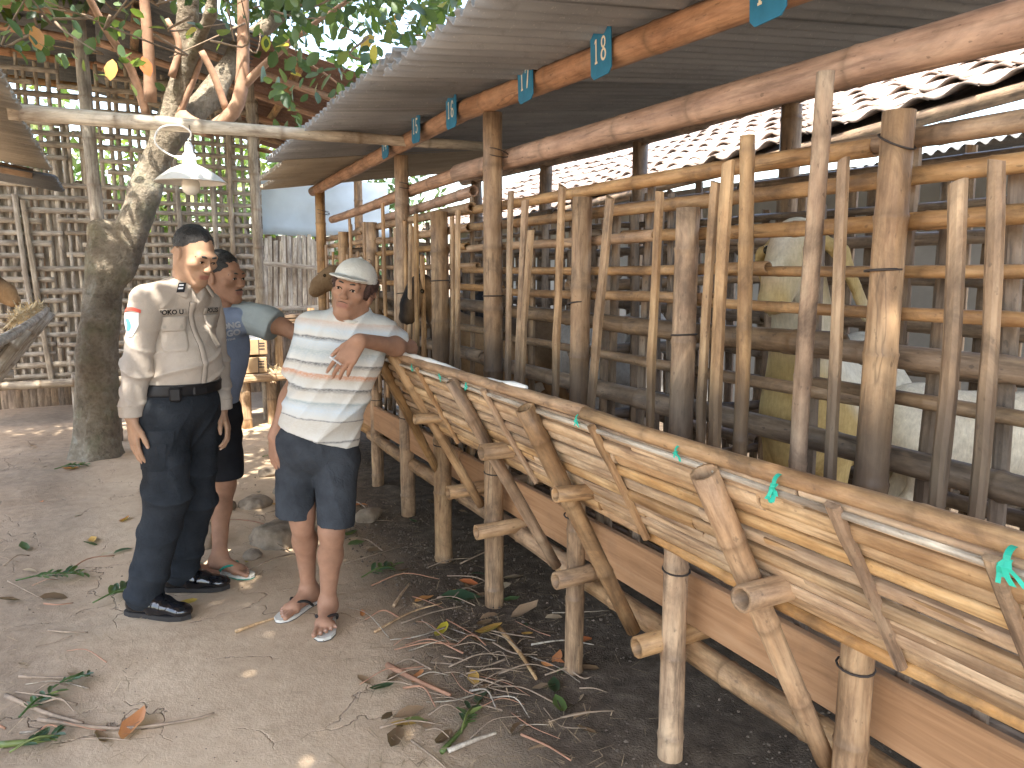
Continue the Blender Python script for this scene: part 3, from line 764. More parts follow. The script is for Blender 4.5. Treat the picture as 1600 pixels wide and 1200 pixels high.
DIG['9'] = [[(1-x, 1.6-y) for x, y in q] for q in DIG['6']]
DIG['5'] = [[(.15, 1.4), (.85, 1.4), (.85, 1.6), (.15, 1.6)], [(.15, .8), (.33, .8), (.33, 1.4), (.15, 1.4)]]+arc(.47, .48, .43, .48, -PI*.8, PI*.75, .22, 12)
def number_sign(txt, y, label):
    root = empty('number_sign', (beam_x(y)-0.052, y, beam_z(y)), label, 'number sign', 'numbered signs along the pen beam')
    hw, hh, c = 0.056, 0.08, 0.016
    prof = [(-hw+c, -hh), (hw-c, -hh), (hw, -hh+c), (hw, hh-c), (hw-c, hh), (-hw+c, hh), (-hw, hh-c), (-hw, -hh+c)]
    bm = bmesh.new(); f = bm.faces.new([bm.verts.new((x, z, 0)) for x, z in prof]); r = bmesh.ops.extrude_face_region(bm, geom=[f])
    bmesh.ops.translate(bm, vec=(0, 0, 0.004), verts=[v for v in r['geom'] if isinstance(v, bmesh.types.BMVert)])
    bmesh.ops.recalc_face_normals(bm, faces=bm.faces)
    me = bpy.data.meshes.new('plate'); bm.to_mesh(me); bm.free(); me.materials.append(M_SIGN)
    # sign plane: local x -> -Y (reads left to right from the path), local y -> up, local z -> -X
    M = Matrix(((0, 0, -1), (-1, 0, 0), (0, 1, 0))).to_4x4(); M.translation = root.location
    M = M @ Matrix.Rotation(math.radians(R.uniform(-5, 5)), 4, 'Z')
    obj('plate', me, root, M)
    verts = []; faces = []; s = 0.046
    for i, ch in enumerate(txt):
        for q in DIG[ch]:
            b = len(verts)
            for (x, yv) in q: verts.append((((i-len(txt)/2)*0.78+x*0.78)*s-(0.006 if i == 0 else -0.0), (yv-0.8)*s, 0.0055))
            faces.append(tuple(range(b, b+len(q))))
    obj('numeral', mesh_of('numeral', verts, faces, M_SIGNT), root, M)
def beam_y_at(px, py): return on_x(px, py, 1.40).y
for t, px, py, lab in (('19', 1212, -20, 'blue number sign cut off by the top edge of the photo'), ('18', 949, 88, 'largest fully visible blue number board, reading 18'), ('17', 830, 130, 'blue board numbered 17, just right of the tall post'),
                       ('16', 713, 190, 'blue board numbered 16, just left of the tall post'), ('15', 655, 224, 'blue board numbered 15 crossed by the lamp pole'), ('14', 599, 248, 'blue board numbered 14, farthest of the readable numbers')):
    number_sign(t, beam_y_at(px, py), lab)

# ================================================================ neighbour's tiled house beyond the pen
house = empty('tiled_house', (4.0, 4.0, 0), 'neighbouring house with bright sunlit tile roof beyond the pen', 'house')
obj('wall', box_mesh(0.15, 16, 2.3, M_PLASTER, 0), house, Matrix.Translation((5.2, 4.0, 1.15)))
def tile_mesh():
    verts = []; faces = []; n = 10; W = 0.34; L = 0.42
    for lay in (0, 1):
        for j in range(3):
            for i in range(n+1):
                u = i/n; h = 0.028*math.sin(2*math.pi*u)+(0.014 if lay else 0)
                verts.append((L*j/2, W*u, h+0.034*(1-j/2)))
    w = n+1; off = 3*w
    for j in range(2):
        for i in range(n): a = j*w+i; faces += [(a, a+w, a+w+1, a+1), (off+a, off+a+1, off+a+w+1, off+a+w)]
    for i in range(n): faces.append((i, i+1, off+i+1, off+i))
    return mesh_of('tile', verts, faces, M_TILE, True)
TM = tile_mesh(); sl = math.radians(24)
def ez(y): return 2.56-0.07*(y-2.85) if y < 9 else 2.13
cnt = 0; extra = []
for row in range(8):
    for k in range(36):
        y = 1.7+k*0.312+(row % 2)*0.0
        x = 4.6+row*0.36*math.cos(sl); z = ez(y)+row*0.36*math.sin(sl)
        M = Matrix.Translation((x, y, z)) @ Matrix.Rotation(-sl+R.uniform(-.03, .03), 4, 'Y') @ Matrix.Rotation(R.uniform(-.06, .06), 4, 'Z') @ Matrix.Translation((R.uniform(-.04, .0), R.uniform(-.012, .012), R.uniform(-.006, .004)))
        if row < 6 and k < 44: obj('tile', TM, house, M)
        else: extra.append(M)
verts = []; faces = []
bv = [v.co.copy() for v in TM.vertices]; bf = [tuple(p.vertices) for p in TM.polygons]
for M in extra:
    b = len(verts); verts += [M @ v for v in bv]; faces += [tuple(b+i for i in f) for f in bf]
o = obj('upper_tiles', mesh_of('upper_tiles', verts, faces, M_TILE, True), house); o['kind'] = 'stuff'
me = mesh_of('roof_deck', [(4.65, 0.5, ez(.5)-.02), (4.65, 9, ez(9)-.02), (4.65, 14, ez(9)-.02), (9.1, 14, ez(9)+1.92), (9.1, 9, ez(9)+1.92), (9.1, 0.5, ez(.5)+1.92)], [(0, 1, 4, 5), (1, 2, 3, 4)], M_TILE)
obj('roof_deck', me, house)
me = box_mesh(0.05, 11.5, 0.11, M_BAMD, 0.006); M = frame_z((3.74, 0.9, 2.06), (3.74, 9.0, 1.9)) 
pole('fascia', (4.59, 0.4, ez(.4)-.03), (4.59, 9, ez(9)-.03), 0.05, 0.05, M_BAMD, house, segs=10, spacing=3); pole('fascia', (4.59, 9, ez(9)-.03), (4.59, 13, ez(9)-.03), 0.05, 0.05, M_BAMD, house, segs=10, spacing=3)
corr_sheet('lean_to_sheet', house, (4.05, 0.3, 2.30), (0, 1, -.06), (1, 0, 0.12), 4.6, 0.6, M_ROOFB, seed=77)
for (x, y, ang) in ():
    p = on_x(x, y, 3.66); M = Matrix.Translation(p) @ Matrix.Rotation(ang, 4, 'Z') @ Matrix.Rotation(-0.1, 4, 'Y')
    obj('tile', TM, house, M)
# ================================================================ tree
leafv = [(0, 0, 0), (0.5, 0.3, 0.04), (0.5, 0, -0.02), (0.5, -0.3, 0.04), (0.82, 0.2, 0.0), (0.82, -0.2, 0.0), (0.8, 0, -0.05), (1, 0, -0.08), (0.2, 0.2, 0.02), (0.2, -0.2, 0.02), (0.2, 0, 0)]
leaff = [(0, 10, 8), (0, 9, 10), (10, 2, 1, 8), (10, 9, 3, 2), (2, 6, 4, 1), (2, 3, 5, 6), (6, 7, 4), (6, 5, 7)]
leaf_lo_v = [(0, 0, 0), (0.45, 0.28, 0.03), (1, 0, -0.06), (0.45, -0.28, 0.03)]; leaf_lo_f = [(0, 2, 1), (0, 3, 2)]
def leaf_cloud(name, centers, dirs, sizes, mat, parent=None, seed=0, lo=True, kind='stuff'):
    """many leaves in one mesh; numpy"""
    g = np.random.default_rng(seed); n = len(centers)
    lv = np.array(leaf_lo_v if lo else leafv, float); lf = leaf_lo_f if lo else leaff
    d = np.array(dirs, float); d /= np.linalg.norm(d, axis=1)[:, None]+1e-9
    up = g.normal(size=(n, 3)); up[:, 2] += 1.2
    y = np.cross(up, d); y /= np.linalg.norm(y, axis=1)[:, None]+1e-9; z = np.cross(d, y)
    s = np.array(sizes)[:, None]
    V = np.array(centers)[:, None, :]+s[:, :, None]*(lv[None, :, 0:1]*d[:, None, :]+lv[None, :, 1:2]*y[:, None, :]+lv[None, :, 2:3]*z[:, None, :])
    V = V.reshape(-1, 3); k = len(lv); faces = []
    base = np.arange(n)*k
    me = bpy.data.meshes.new(name)
    tri = np.concatenate([np.stack([base+i for i in f], 1) for f in lf if len(f) == 3]) if any(len(f) == 3 for f in lf) else np.zeros((0, 3), int)
    quad = [np.stack([base+i for i in f], 1) for f in lf if len(f) == 4]
    fl = tri.tolist()+(np.concatenate(quad).tolist() if quad else [])
    me.from_pydata(V.tolist(), [], fl); me.materials.append(mat); me.update()
    set_attr(me, 'rnd', np.repeat(g.random(n), k))
    o = obj(name, me, parent)
    if kind: o['kind'] = kind
    return o
TY = 7.0
tree = empty('jackfruit_tree', (-0.24, TY, 0), 'old tree with lichen-grey leaning trunk and cut stump beside woven fence', 'tree')
def build_tree():
    f = Field((-1.0, 5.9, -0.1), (3.2, 8.6, 4.6), 0.022)
    T = lambda x, y, d=0.0: on_y(x, y, TY+d)
    f.cone(T(150, 740), T(152, 560), 0.188, 0.148, 0.05); f.cone(T(152, 560), T(165, 400), 0.148, 0.140, 0.05)
    f.cone(T(165, 420), T(157, 362), 0.120, 0.096, 0.05)                      # sawn stump
    f.cone(T(185, 420), T(225, 300), 0.136, 0.120, 0.08); f.cone(T(225, 300), T(262, 205), 0.120, 0.112, 0.06)
    f.cone(T(262, 205), T(290, 110, -0.1), 0.104, 0.092, 0.06); f.cone(T(290, 110, -0.1), T(296, -60, -0.25), 0.092, 0.072, 0.05)
    f.cone(T(290, 110, -0.1), T(330, 20, -0.5), 0.056, 0.040, 0.05); f.cone(T(330, 20, -0.5), T(345, -120, -0.8), 0.040, 0.032, 0.04)
    f.cone(T(262, 215), T(330, 150, 0.25), 0.104, 0.096, 0.06); f.cone(T(330, 150, 0.25), T(372, 80, 0.5), 0.096, 0.084, 0.05); f.cone(T(372, 80, 0.5), T(470, -10, 0.9), 0.080, 0.064, 0.05)
    for a in range(6):
        an = a*1.05+0.3; b = T(150, 725); f.cone(b+Vector((0.1*math.cos(an), 0.1*math.sin(an), 0.15)), b+Vector((0.25*math.cos(an), 0.25*math.sin(an), -0.08)), 0.06, 0.035, 0.06)
    f.warp(lambda x, y, z: 0.012*np_noise(x, y, z*0.5, 14, 3)+0.007*np_noise(x, y, z*0.6, 40, 5))
    o = obj('trunk', f.mesh('trunk', M_BARK, 1), tree); return T
T = build_tree()
def limb(pts, r0, r1, mat=M_BRANCH, name='branch'):
    p = smoothpath(pts, 4); n = len(p)
    return obj(name, tube_mesh(p, [r0+(r1-r0)*i/(n-1) for i in range(n)], 9, mat), tree)
limb([T(235, 160, -.1), T(232, 80, -.15), T(222, -40, -.2)], 0.05, 0.035)
limb([T(232, 190, 0), T(205, 110, -.1), T(165, 45, -.2), T(130, -20, -.3)], 0.035, 0.025)
limb([T(330, 205, -.4), T(372, 160, -.5), T(380, 60, -.5), T(378, -60, -.5)], 0.06, 0.04)
limb([T(375, 140, -.5), T(420, 95, -.6), T(480, 45, -.7), T(560, -10, -.8)], 0.035, 0.015)
limb([T(355, 175, -.4), T(335, 120, -.4), T(315, 80, -.4)], 0.03, 0.025)
limb([T(278, 180, -.1), T(300, 130, -.15), T(315, 90, -.2)], 0.03, 0.02)
limb([T(260, 30, -.2), T(280, 70, -.2), T(268, 120, -.2)], 0.022, 0.03)
limb([T(450, 85, -.6), T(500, 110, -.7), T(545, 145, -.8)], 0.012, 0.006)
limb([T(330, 205, -.4), T(300, 195, -.3), T(285, 185, -.2)], 0.06, 0.07)
for i in range(26):
    x = R.uniform(20, 700); y = R.uniform(-30, 70); d = R.uniform(-2.0, 0.6)
    a = T(x, y, d); limb([a, a+Vector((R.uniform(-.3, .3), R.uniform(-.2, .2), R.uniform(-.15, .1))), a+Vector((R.uniform(-.6, .6), R.uniform(-.4, .4), R.uniform(-.3, .3)))], 0.009, 0.004, M_TWIG, 'twig')
# crown: leaves in loose clumps through its volume, over the path as well
SUN_GAPS = [((0.12, 3.66, 1.42), 0.13), ((0.05, 3.70, 1.24), 0.11), ((0.02, 3.72, 1.05), 0.11), ((0.0, 3.74, .88), 0.10), ((0.37, 3.5, 1.60), 0.07), ((1.35, 7.9, 0.6), 0.5), ((1.7, 8.6, 1.5), 0.28), ((0.9, 7.6, 0.2), 0.3), ((0.36, 4.1, 1.98), 0.14), ((2.2, 8.0, 0.6), 0.4)]  # openings cut in the crowns along the sun direction to light chosen spots
def crown_pts(g, clumps, n, spread):
    c = np.array(clumps)[g.integers(0, len(clumps), n)]
    p = c+g.normal(size=(n, 3))*np.array(spread)
    return p
def gap_mask(p):
    keep = np.ones(len(p), bool); sd = np.array(SUN_DIR)
    for c, r in SUN_GAPS:
        q = p-np.array(c); t = q@sd; d = np.linalg.norm(q-t[:, None]*sd, axis=1); keep &= d > r+.05
    return keep
g = np.random.default_rng(11)
def in_view_low(p):
    """keep the crown out of the air between camera and yard: nothing below the branch line"""
    return p[:, 2] > 2.95+0.0*p[:, 0]
cl = []
for i in range(230):
    cl.append((g.uniform(-2.6, 2.3), g.uniform(0.2, 8.2), g.uniform(3.75, 5.4)))
p = crown_pts(g, cl, 38000, (0.34, 0.34, 0.2)); p = p[gap_mask(p) & (p[:, 2] > 3.35)]
n = len(p); dr = g.normal(size=(n, 3)); dr[:, 2] -= 0.5
leaf_cloud('crown', p, dr, g.uniform(0.1, 0.19, n), M_LEAF, tree, 3)
# leaves one can pick out above the fence and along the roof edge
LM = mesh_of('leaf', leafv, leaff, M_LEAF, True); LMB = LM.copy(); LMB.materials[0] = M_LEAFB; LMO = LM.copy(); LMO.materials[0] = M_LEAFO; LMY = LM.copy(); LMY.materials[0] = M_LEAFY
for m_ in (LM, LMB, LMO, LMY): set_attr(m_, 'rnd', [0.0]*len(leafv))
def one_leaf(p, d, s, me, name='leaf', par=tree, up=None):
    d = Vector(d).normalized(); u = Vector(up) if up else Vector((R.uniform(-1, 1), R.uniform(-1, 1), R.uniform(-.3, 1.2)))
    y = u.cross(d).normalized(); z = d.cross(y)
    M = Matrix((d, y, z)).transposed().to_4x4() @ Matrix.Scale(s, 4); M.translation = Vector(p)
    return obj(name, me, par, M)
for i in range(420):
    u = R.random()
    if u < 0.76:
        x = 400+320*R.random()**0.8; lim = 20+ (150 if x < 560 else max(8, (730-x)*0.85)); y = -20+lim*R.random()
        d = R.uniform(-2.6, -0.6)
    elif u < 0.86: x = R.uniform(-10, 80); y = R.uniform(-20, 80); d = R.uniform(-2.2, -0.8)
    else: x = R.uniform(60, 420); y = R.uniform(-20, 60); d = R.uniform(-1.8, 0.2)
    me = LM if R.random() < 0.68 else LMB
    if R.random() < 0.025: me = LMY
    one_leaf(T(x, y, d), (R.uniform(-1, 1), R.uniform(-1, 1), R.uniform(-1.3, .2)), R.uniform(0.055, 0.13), me)
for x, y, d, m_, s in ((176, 92, -.5, LMO, .16), (222, 88, -.5, LMO, .15), (562, 78, -1.2, LMO, .17), (52, 40, -2, LMO, .13), (612, 30, -1.4, LMO, .09), (415, 55, -1, LMY, .12)):
    one_leaf(T(x, y, d), (R.uniform(-.4, .4), -.2, -1 if x < 500 else .1), s, m_, up=(-.3, -1, .3))
for i in range(34):
    x, y = R.choice(((150, 110), (450, 170), (455, 180), (220, 110), (200, 90), (430, 60), (105, 80))); one_leaf(T(x+R.uniform(-22, 22), y+R.uniform(-22, 22), R.uniform(-.9, -.3)), (R.uniform(-1, 1), R.uniform(-1, 1), R.uniform(-1.2, 0)), R.uniform(.07, .13), R.choice((LM, LM, LMB)))

# second tree added out of view, its crown put there to shade the path
tree2 = empty('added_shade_tree', (-3.0, 0.6, 0), 'added unseen tree left of the path, its crown put there to shade the yard', 'tree')
obj('trunk', tube_mesh(smoothpath([(-3, .6, -.1), (-2.9, .7, 1.5), (-2.5, .9, 3.2), (-2.0, 1.2, 4.6)], 4), [.2-.01*i for i in range(13)], 12, M_BARK), tree2)
for q in ((-1.0, 0.2, 4.6), (-1.2, 2.6, 4.7), (-.6, 1.2, 5.2), (-3.6, 2.2, 4.8)):
    obj('branch', tube_mesh(smoothpath([(-2.5, .9, 3.2), ((-2.5+q[0])/2, (.9+q[1])/2, (3.4+q[2])/2), q], 4), [.09-.007*i for i in range(9)], 8, M_BARK), tree2)
cl = [(g.uniform(-3.4, 1.8), g.uniform(-3.4, 3.4), g.uniform(4.0, 5.6)) for _ in range(210)]
p = crown_pts(g, cl, 36000, (0.33, 0.33, 0.2)); p = p[gap_mask(p) & (p[:, 2] > 3.4)]; n = len(p); dr = g.normal(size=(n, 3)); dr[:, 2] -= .5
leaf_cloud('crown', p, dr, g.uniform(0.11, 0.2, n), M_LEAF, tree2, 4)

# ================================================================ woven bamboo wall at the back
WY = 8.6
wall = empty('woven_bamboo_wall', (0.0, WY, 0.4), 'tall woven lattice wall of grey bamboo strips behind the tree', 'wall')
def weave_strip(name, p0, p1, w, t, amp, lam, ph, mat, parent, face):
    p0 = Vector(p0); p1 = Vector(p1); L = (p1-p0).length; n = max(4, int(L/lam*3)); z = (p1-p0).normalized(); y = Vector(face); x = y.cross(z)
    verts = []; faces = []; ww = w/2
    for j in range(n+1):
        s = L*j/n; o = amp*math.sin(math.pi*s/lam+ph); k = 1+R.uniform(-.08, .08)
        for a, b in ((-ww*k, 0), (ww*k, 0), (ww*k, t), (-ww*k, t)): verts.append((a, o+b, s))
    for j in range(n):
        for i in range(4): a = j*4+i; b = j*4+(i+1) % 4; faces.append((a, b, b+4, a+4))
    faces += [(3, 2, 1, 0), tuple(n*4+i for i in range(4))]
    M = Matrix((x, y, z)).transposed().to_4x4(); M.translation = p0
    me = mesh_of(name, verts, faces, mat, True); set_attr(me, 'nd', [0.0]*len(verts))
    return obj(name, me, parent, M)
z = 0.5; k = 0; hz = []
while z < 3.4: hz.append(z); z += R.uniform(0.095, 0.13) if z > 1.0 else R.uniform(.085, .115)
for k, z in enumerate(hz):
    for a, b in ((-2.2, -0.2+R.uniform(-.4, .4)), (-0.25+R.uniform(-.3, .3), 1.42)):
        weave_strip('strip', (a, WY-.012+R.uniform(-.004, .004), z+R.uniform(-.015, .015)), (b, WY-.012, z+R.uniform(-.015, .015)), R.uniform(.04, .056), 0.007, 0.006, 0.105, k*math.pi, M_BAMG, wall, (0, -1, 0))
x = -2.15; k = 0
while x < 1.4:
    top = 3.42 if not (-.3 < x < -.05) else 2.9
    weave_strip('strip', (x, WY, 0.44), (x+R.uniform(-.03, .03), WY, top+R.uniform(-.08, .05)), R.uniform(.03, .046), 0.006, 0.008, 0.115, k*math.pi, M_BAMG, wall, (0, -1, 0))
    x += 0.08+R.uniform(-.012, .012); k += 1
x = -2.15
while x < 1.38:
    slat('backing_strip', (x, WY+.04, 0.44), (x+R.uniform(-.02, .02), WY+.04, R.uniform(2.3, 2.9) if x < -.1 else R.uniform(1.7, 2.15)), R.uniform(.04, .052), .008, M_BAMG, wall, (0, -1, 0), n=3); x += R.uniform(.046, .062)
for x0, z0, x1, z1 in ((-.72, 1.0, -.78, 2.2), (-.62, .45, -.72, 2.15), (.62, .9, .6, 2.6), (.95, .8, .93, 2.5), (1.12, .45, 1.12, 3.2)):
    slat('batten', (x0, WY-.03, z0), (x1, WY-.03, z1), .045, .02, M_BAMG, wall, (0, -1, 0), n=5)
pole('base_pole', (-2.2, WY-.06, .42), (.5, WY-.06, .42), .045, .04, M_BAMG, wall, segs=12)
pole('base_pole', (.4, WY-.05, .44), (1.4, WY-.05, .44), .04, .04, M_BAMG, wall, segs=12)
for x in (-1.6, -.42, .45): pole('stake', (x, WY, -.05), (x, WY, .5), .045, .045, M_BAMG, wall, segs=10)

rm = empty('rear_dark_backing', (-.3, 9.9, 0), 'added dark strip screen standing in for the shaded inside behind the woven lattice', 'wall')  # added to hide the greenery and stand in for the dark roofed interior
x = -2.6
while x < 2.4:
    slat('strip', (x, 9.9, .0), (x, 9.9, (2.5 if x < 0 else 1.9)+R.uniform(-.06, .06)), .07, .01, M_BAMD, rm, (0, -1, 0), n=3); x += .068
# ================================================================ roof shelter over the back
shel = empty('back_shelter', (0.6, 8.4, 0), 'open shelter with dark sheet roof on bamboo purlins over the woven wall', 'shelter')
rz = lambda x: 3.60-0.24*max(x, 0)+.03*max(-x, 0)
for y, r, m in ((7.55, .038, M_BAMO), (8.15, .036, M_BAMO), (8.75, .04, M_BAMO), (9.35, .036, M_BAM)):
    pole('purlin', (-2.2, y, rz(-2.2)-.12*(y-7.6)), (.1, y, rz(.1)-.12*(y-7.6)), r, r*.95, m, shel, segs=12); pole('purlin', (-.05, y, rz(0)-.12*(y-7.6)), (2.35, y, rz(2.35)-.02-.12*(y-7.6)), r, r*.85, m, shel, segs=12)
for x in (-1.2, .3, 1.6): pole('rafter', (x, 7.3, rz(x)+.11), (x, 9.8, rz(x)-.19), .04, .035, M_BAM, shel, segs=10)
pole('rafter', (2.25, 7.3, rz(2.25)+.02), (2.3, 9.8, rz(2.3)-.28), .045, .04, M_BAM, shel, segs=10)
for i, (x0, L) in enumerate(((-2.9, 2.95), (0.0, 1.3), (1.15, 1.4))):
    corr_sheet('roof_sheet', shel, (x0, 7.2, rz(x0)+.20-.01*i), (0, 1, -.12), (1, 0, -.03 if i == 0 else -.24), 2.9, L, (M_ROOFB, M_ROOFB, M_ROOFR)[i], seed=40+i, lam=.09, amp=.014)
p0 = on_y(133, 20, 7.55); pole('post', (-.09, 7.6, -.05), (-.13, 7.55, 3.55), .055, .052, M_BAMG, shel, segs=14, spacing=.34)
pole('post', (1.29, 8.0, -.05), (1.26, 8.0, 3.42), .045, .042, M_BAMG, shel, segs=14, spacing=.32)
pole('post', (2.3, 8.0, -.05), (2.3, 8.0, 3.1), .045, .042, M_BAM, shel, segs=12)
for z in (2.62, 2.78): pole('tie_pole', (1.3, 8.05, z+.06), (2.3, 8.05, z-.1), .022, .02, M_BAM, shel, segs=8)
# pale tarpaulin and upright bamboo panel behind the bench
verts = []; faces = []
for j in range(7):
    for i in range(15):
        x = 1.36+1.5*i/14; z = 2.5-.62*j/6; verts.append((x, 8.75+.02*math.sin(i*1.1+j*.6)+.015*math.sin(j*1.9), z+.008*math.sin(i*.9)))
for j in range(6):
    for i in range(14): a = j*15+i; faces.append((a, a+1, a+16, a+15))
me = mesh_of('tarpaulin', verts, faces, M_TARP, True); bm = bmesh.new(); bm.from_mesh(me); bmesh.ops.solidify(bm, geom=bm.faces, thickness=.004); bm.to_mesh(me); bm.free()
tag(obj('tarpaulin', me), 'pale bluish white tarpaulin stretched under the eave at the back', 'tarpaulin')
panel = empty('bamboo_screen', (1.65, 8.65, 1.1), 'upright screen of pale split bamboo leaning below the white tarpaulin', 'screen')
for i in range(15):
    x = 1.44+i*.052; slat('slat', (x-.05, 8.5, 1.02), (x+R.uniform(-.02, .02), 8.62, 1.86+R.uniform(-.05, .04)), .043, .014, M_BAMW, panel, (0, -1, .05), n=4)
for z, a in ((1.5, .08), (1.1, 0)): slat('crosspiece', (1.36, 8.48, z+a), (2.2, 8.48, z), .05, .015, M_BAMW, panel, (0, -1, 0), n=5)
# low stacked mats
pile = empty('mat_pile', (1.8, 8.3, .9), 'pile of dark flat bamboo mats below the pale bamboo panel', 'mat')
for i in range(5): slat('mat', (1.35, 8.3+R.uniform(-.03, .03), .90+i*.03), (2.5, 8.3, .9+i*.03+R.uniform(-.01, .01)), .5, .022, M_BAMD, pile, (0, 0, 1), n=4, dome=.1)
for x in (1.45, 2.4): pole('leg', (x, 8.35, -.03), (x, 8.35, .9), .04, .04, M_BAMD, pile, segs=10)
# ================================================================ bench with boxes
bench = empty('bamboo_bench', (1.5, 7.9, 0), 'low bamboo bench strewn with straw at the back of the yard', 'bench')
BT = .50
for i in range(8): slat('top_slat', (.98, 7.66+i*.075, BT), (2.35, 7.66+i*.075, BT+R.uniform(-.006, .006)), .068, .018, M_BAMY, bench, (0, 0, 1), n=4)
slat('edge_slat', (.96, 7.63, BT-.03), (2.35, 7.63, BT-.03), .06, .02, M_BAMY, bench, (0, -1, 0), n=5)
for x, y in ((1.04, 7.70), (1.30, 7.78), (2.25, 7.7), (1.04, 8.2), (2.25, 8.2)): pole('leg', (x, y, -.04), (x, y, BT-.03), .052, .05, M_BAMY, bench, segs=12, spacing=.22)
for x in (1.42, 1.75): slat('upright', (x, 8.0, BT), (x+.02, 8.05, 1.12), .07, .03, M_BAMY, bench, (0, -1, 0), n=4)
g2 = np.random.default_rng(5); verts = []; faces = []
for i in range(420):
    c = Vector((g2.uniform(1.25, 2.1), g2.uniform(7.64, 8.1), BT+.022+abs(g2.normal())*.014)); d = Vector((g2.normal(), g2.normal(), g2.normal()*.25)).normalized()*g2.uniform(.03, .09); s = d.cross(Vector((0, 0, 1))).normalized()*.003
    b = len(verts); verts += [c-d-s, c-d+s, c+d+s, c+d-s]; faces.append((b, b+1, b+2, b+3))
M_STRAW = m_simple('straw', (0.62, 0.48, 0.28), .8, .2)
tag(obj('straw_heap', mesh_of('straw', verts, faces, M_STRAW)), 'loose pale straw scattered on the bench top', 'straw', kind='stuff')
M_PRINT = m_simple('carton_print', (.06, .05, .05), .8)
for i, (z, dx, lab) in enumerate(((BT+.10, 0, 'lower printed cardboard carton on the bench behind the man in blue'), (BT+.275, .01, 'upper open cardboard carton stacked on another on the bench'))):
    c = empty('cardboard_box', (1.10+dx, 7.85, z-.08), lab, 'box', 'cartons on the bench')
    obj('body', box_mesh(.30, .34, .15, M_CARD, .006), c, Matrix.Translation((1.10+dx, 7.85, z)))
    for zz, w in ((-.02, .1), (.01, .08), (.035, .1)): obj('print', box_mesh(.004*0+.05, .002, .012, M_PRINT, 0), c, Matrix.Translation((1.2+dx, 7.679, z+zz)))
    for x in (-.06, .07): obj('tape', box_mesh(.008, .002, .15, M_PRINT, 0), c, Matrix.Translation((1.10+dx+x, 7.6785, z)))
    if i == 1: obj('flap', box_mesh(.3, .16, .006, M_SHEETWHITE, .001), c, Matrix.Translation((1.1+dx, 7.74, z+.115)) @ Matrix.Rotation(1.0, 4, 'X'))
# ================================================================ left pen: roof edge and trough end
lpen = empty('left_pen', (-1.2, 4.0, 0), 'opposite pen with serrated corrugated roof edge at the left of the photo', 'animal pen')
for i in range(8):
    y0 = -.5+i*.95
    corr_sheet('roof_sheet', lpen, (-.33+.012*math.sin(i*2), y0, 2.21-.01*max(0, i-4)-(.05 if i == 7 else 0)), (0, 1, -.006), (-1, 0, .16), 1.02, 2.0, M_ROOFW if i < 7 else M_ROOFB, seed=60+i, ragged=.008)
for y in (-.2, 1.9, 4.0, 6.1): pole('post', (-1.35, y, -.05), (-1.35, y, 2.3), .05, .048, M_BAM, lpen, segs=12); pole('rafter', (-.45, y+.1, 2.15), (-2.3, y+.1, 2.44), .035, .03, M_BAM, lpen, segs=10)
pole('roof_beam', (-1.35, -.4, 2.33), (-1.35, 7.1, 2.33), .045, .04, M_BAM, lpen, segs=12)
ltr = empty('feed_trough', (-.7, 5.5, .8), 'grey weathered trough end of bamboo strips at the left edge of the photo', 'feed trough')
lt = lambda u, y, o=0: Vector((-.50-.34*u, y, 1.20-.44*u))+Vector((.79, 0, -.61))*o
for k in range(8):
    e = 6.95+R.uniform(-.15, .08); slat('strip', lt((k+.5)/8, 3.2), lt((k+.5)/8, e), .06, .012, M_BAMW, ltr, (.79, 0, -.61), n=6, jit=.12)
pole('rim', lt(-.02, 3.2), lt(-.02, 6.98), .026, .022, M_BAMW, ltr, segs=10)
for y in (6.75, 5.9, 4.9): pole('strut', lt(-.05, y, .04), lt(1.7, y-.1, .04), .035, .03, M_BAMW, ltr, segs=10); pole('peg', lt(.9, y, .1), lt(.9, y)-Vector((.5, 0, 0)), .03, .03, M_BAMW, ltr, segs=10)
g3 = np.random.default_rng(8); verts = []; faces = []
for i in range(500):
    c = lt(g3.uniform(-.1, .06), g3.uniform(5.2, 6.9))+Vector((-.05, 0, .01+abs(g3.normal())*.01)); d = Vector((g3.normal()*.6, g3.normal(), g3.normal()*.3)).normalized()*g3.uniform(.03, .1); s = d.cross(Vector((0, 0, 1))).normalized()*.004
    b = len(verts); verts += [c-d-s, c-d+s, c+d+s, c+d-s]; faces.append((b, b+1, b+2, b+3))
o = obj('fodder', mesh_of('fodder', verts, faces, M_STRAW)); tag(o, 'dry chopped fodder heaped along the rim of the left trough', 'fodder', kind='stuff')

# ================================================================ lamp pole and lamp
CY = 4.1
tag(pole('bamboo_pole', on_y(12, 174, CY), on_y(754, 229, CY), .036, .026, None, None, segs=14, spacing=.42, bend=.004), 'long weathered bamboo pole spanning the path and carrying the lamp', 'pole')
bpy.data.objects['bamboo_pole'].data.materials.append(M_BAMW)
M_ENAMEL = m_simple('white_enamel', (.78, .76, .7), .3, .06, 6, .5)
M_BULB = m_simple('opal_bulb', (.75, .71, .62), .25, .03, 6, .5)
M_CORD = m_simple('cord_white', (.68, .66, .62), .5)
lc = on_y(298, 285, CY); lamp = empty('hanging_lamp', lc, 'white enamel pendant lamp with bulb hanging from the bamboo pole', 'lamp')
def lathe(prof, segs=28, mat=None, name='lathe', closed=False):
    verts = []; faces = []; n = len(prof)
    for i in range(segs):
        a = 2*math.pi*i/segs
        for r, z in prof: verts.append((r*math.cos(a), r*math.sin(a), z))
    for i in range(segs):
        for j in range(n-1): a = i*n+j; b = ((i+1) % segs)*n+j; faces.append((a, b, b+1, a+1))
    return mesh_of(name, verts, faces, mat, True)
LMt = Matrix.Translation(lc)
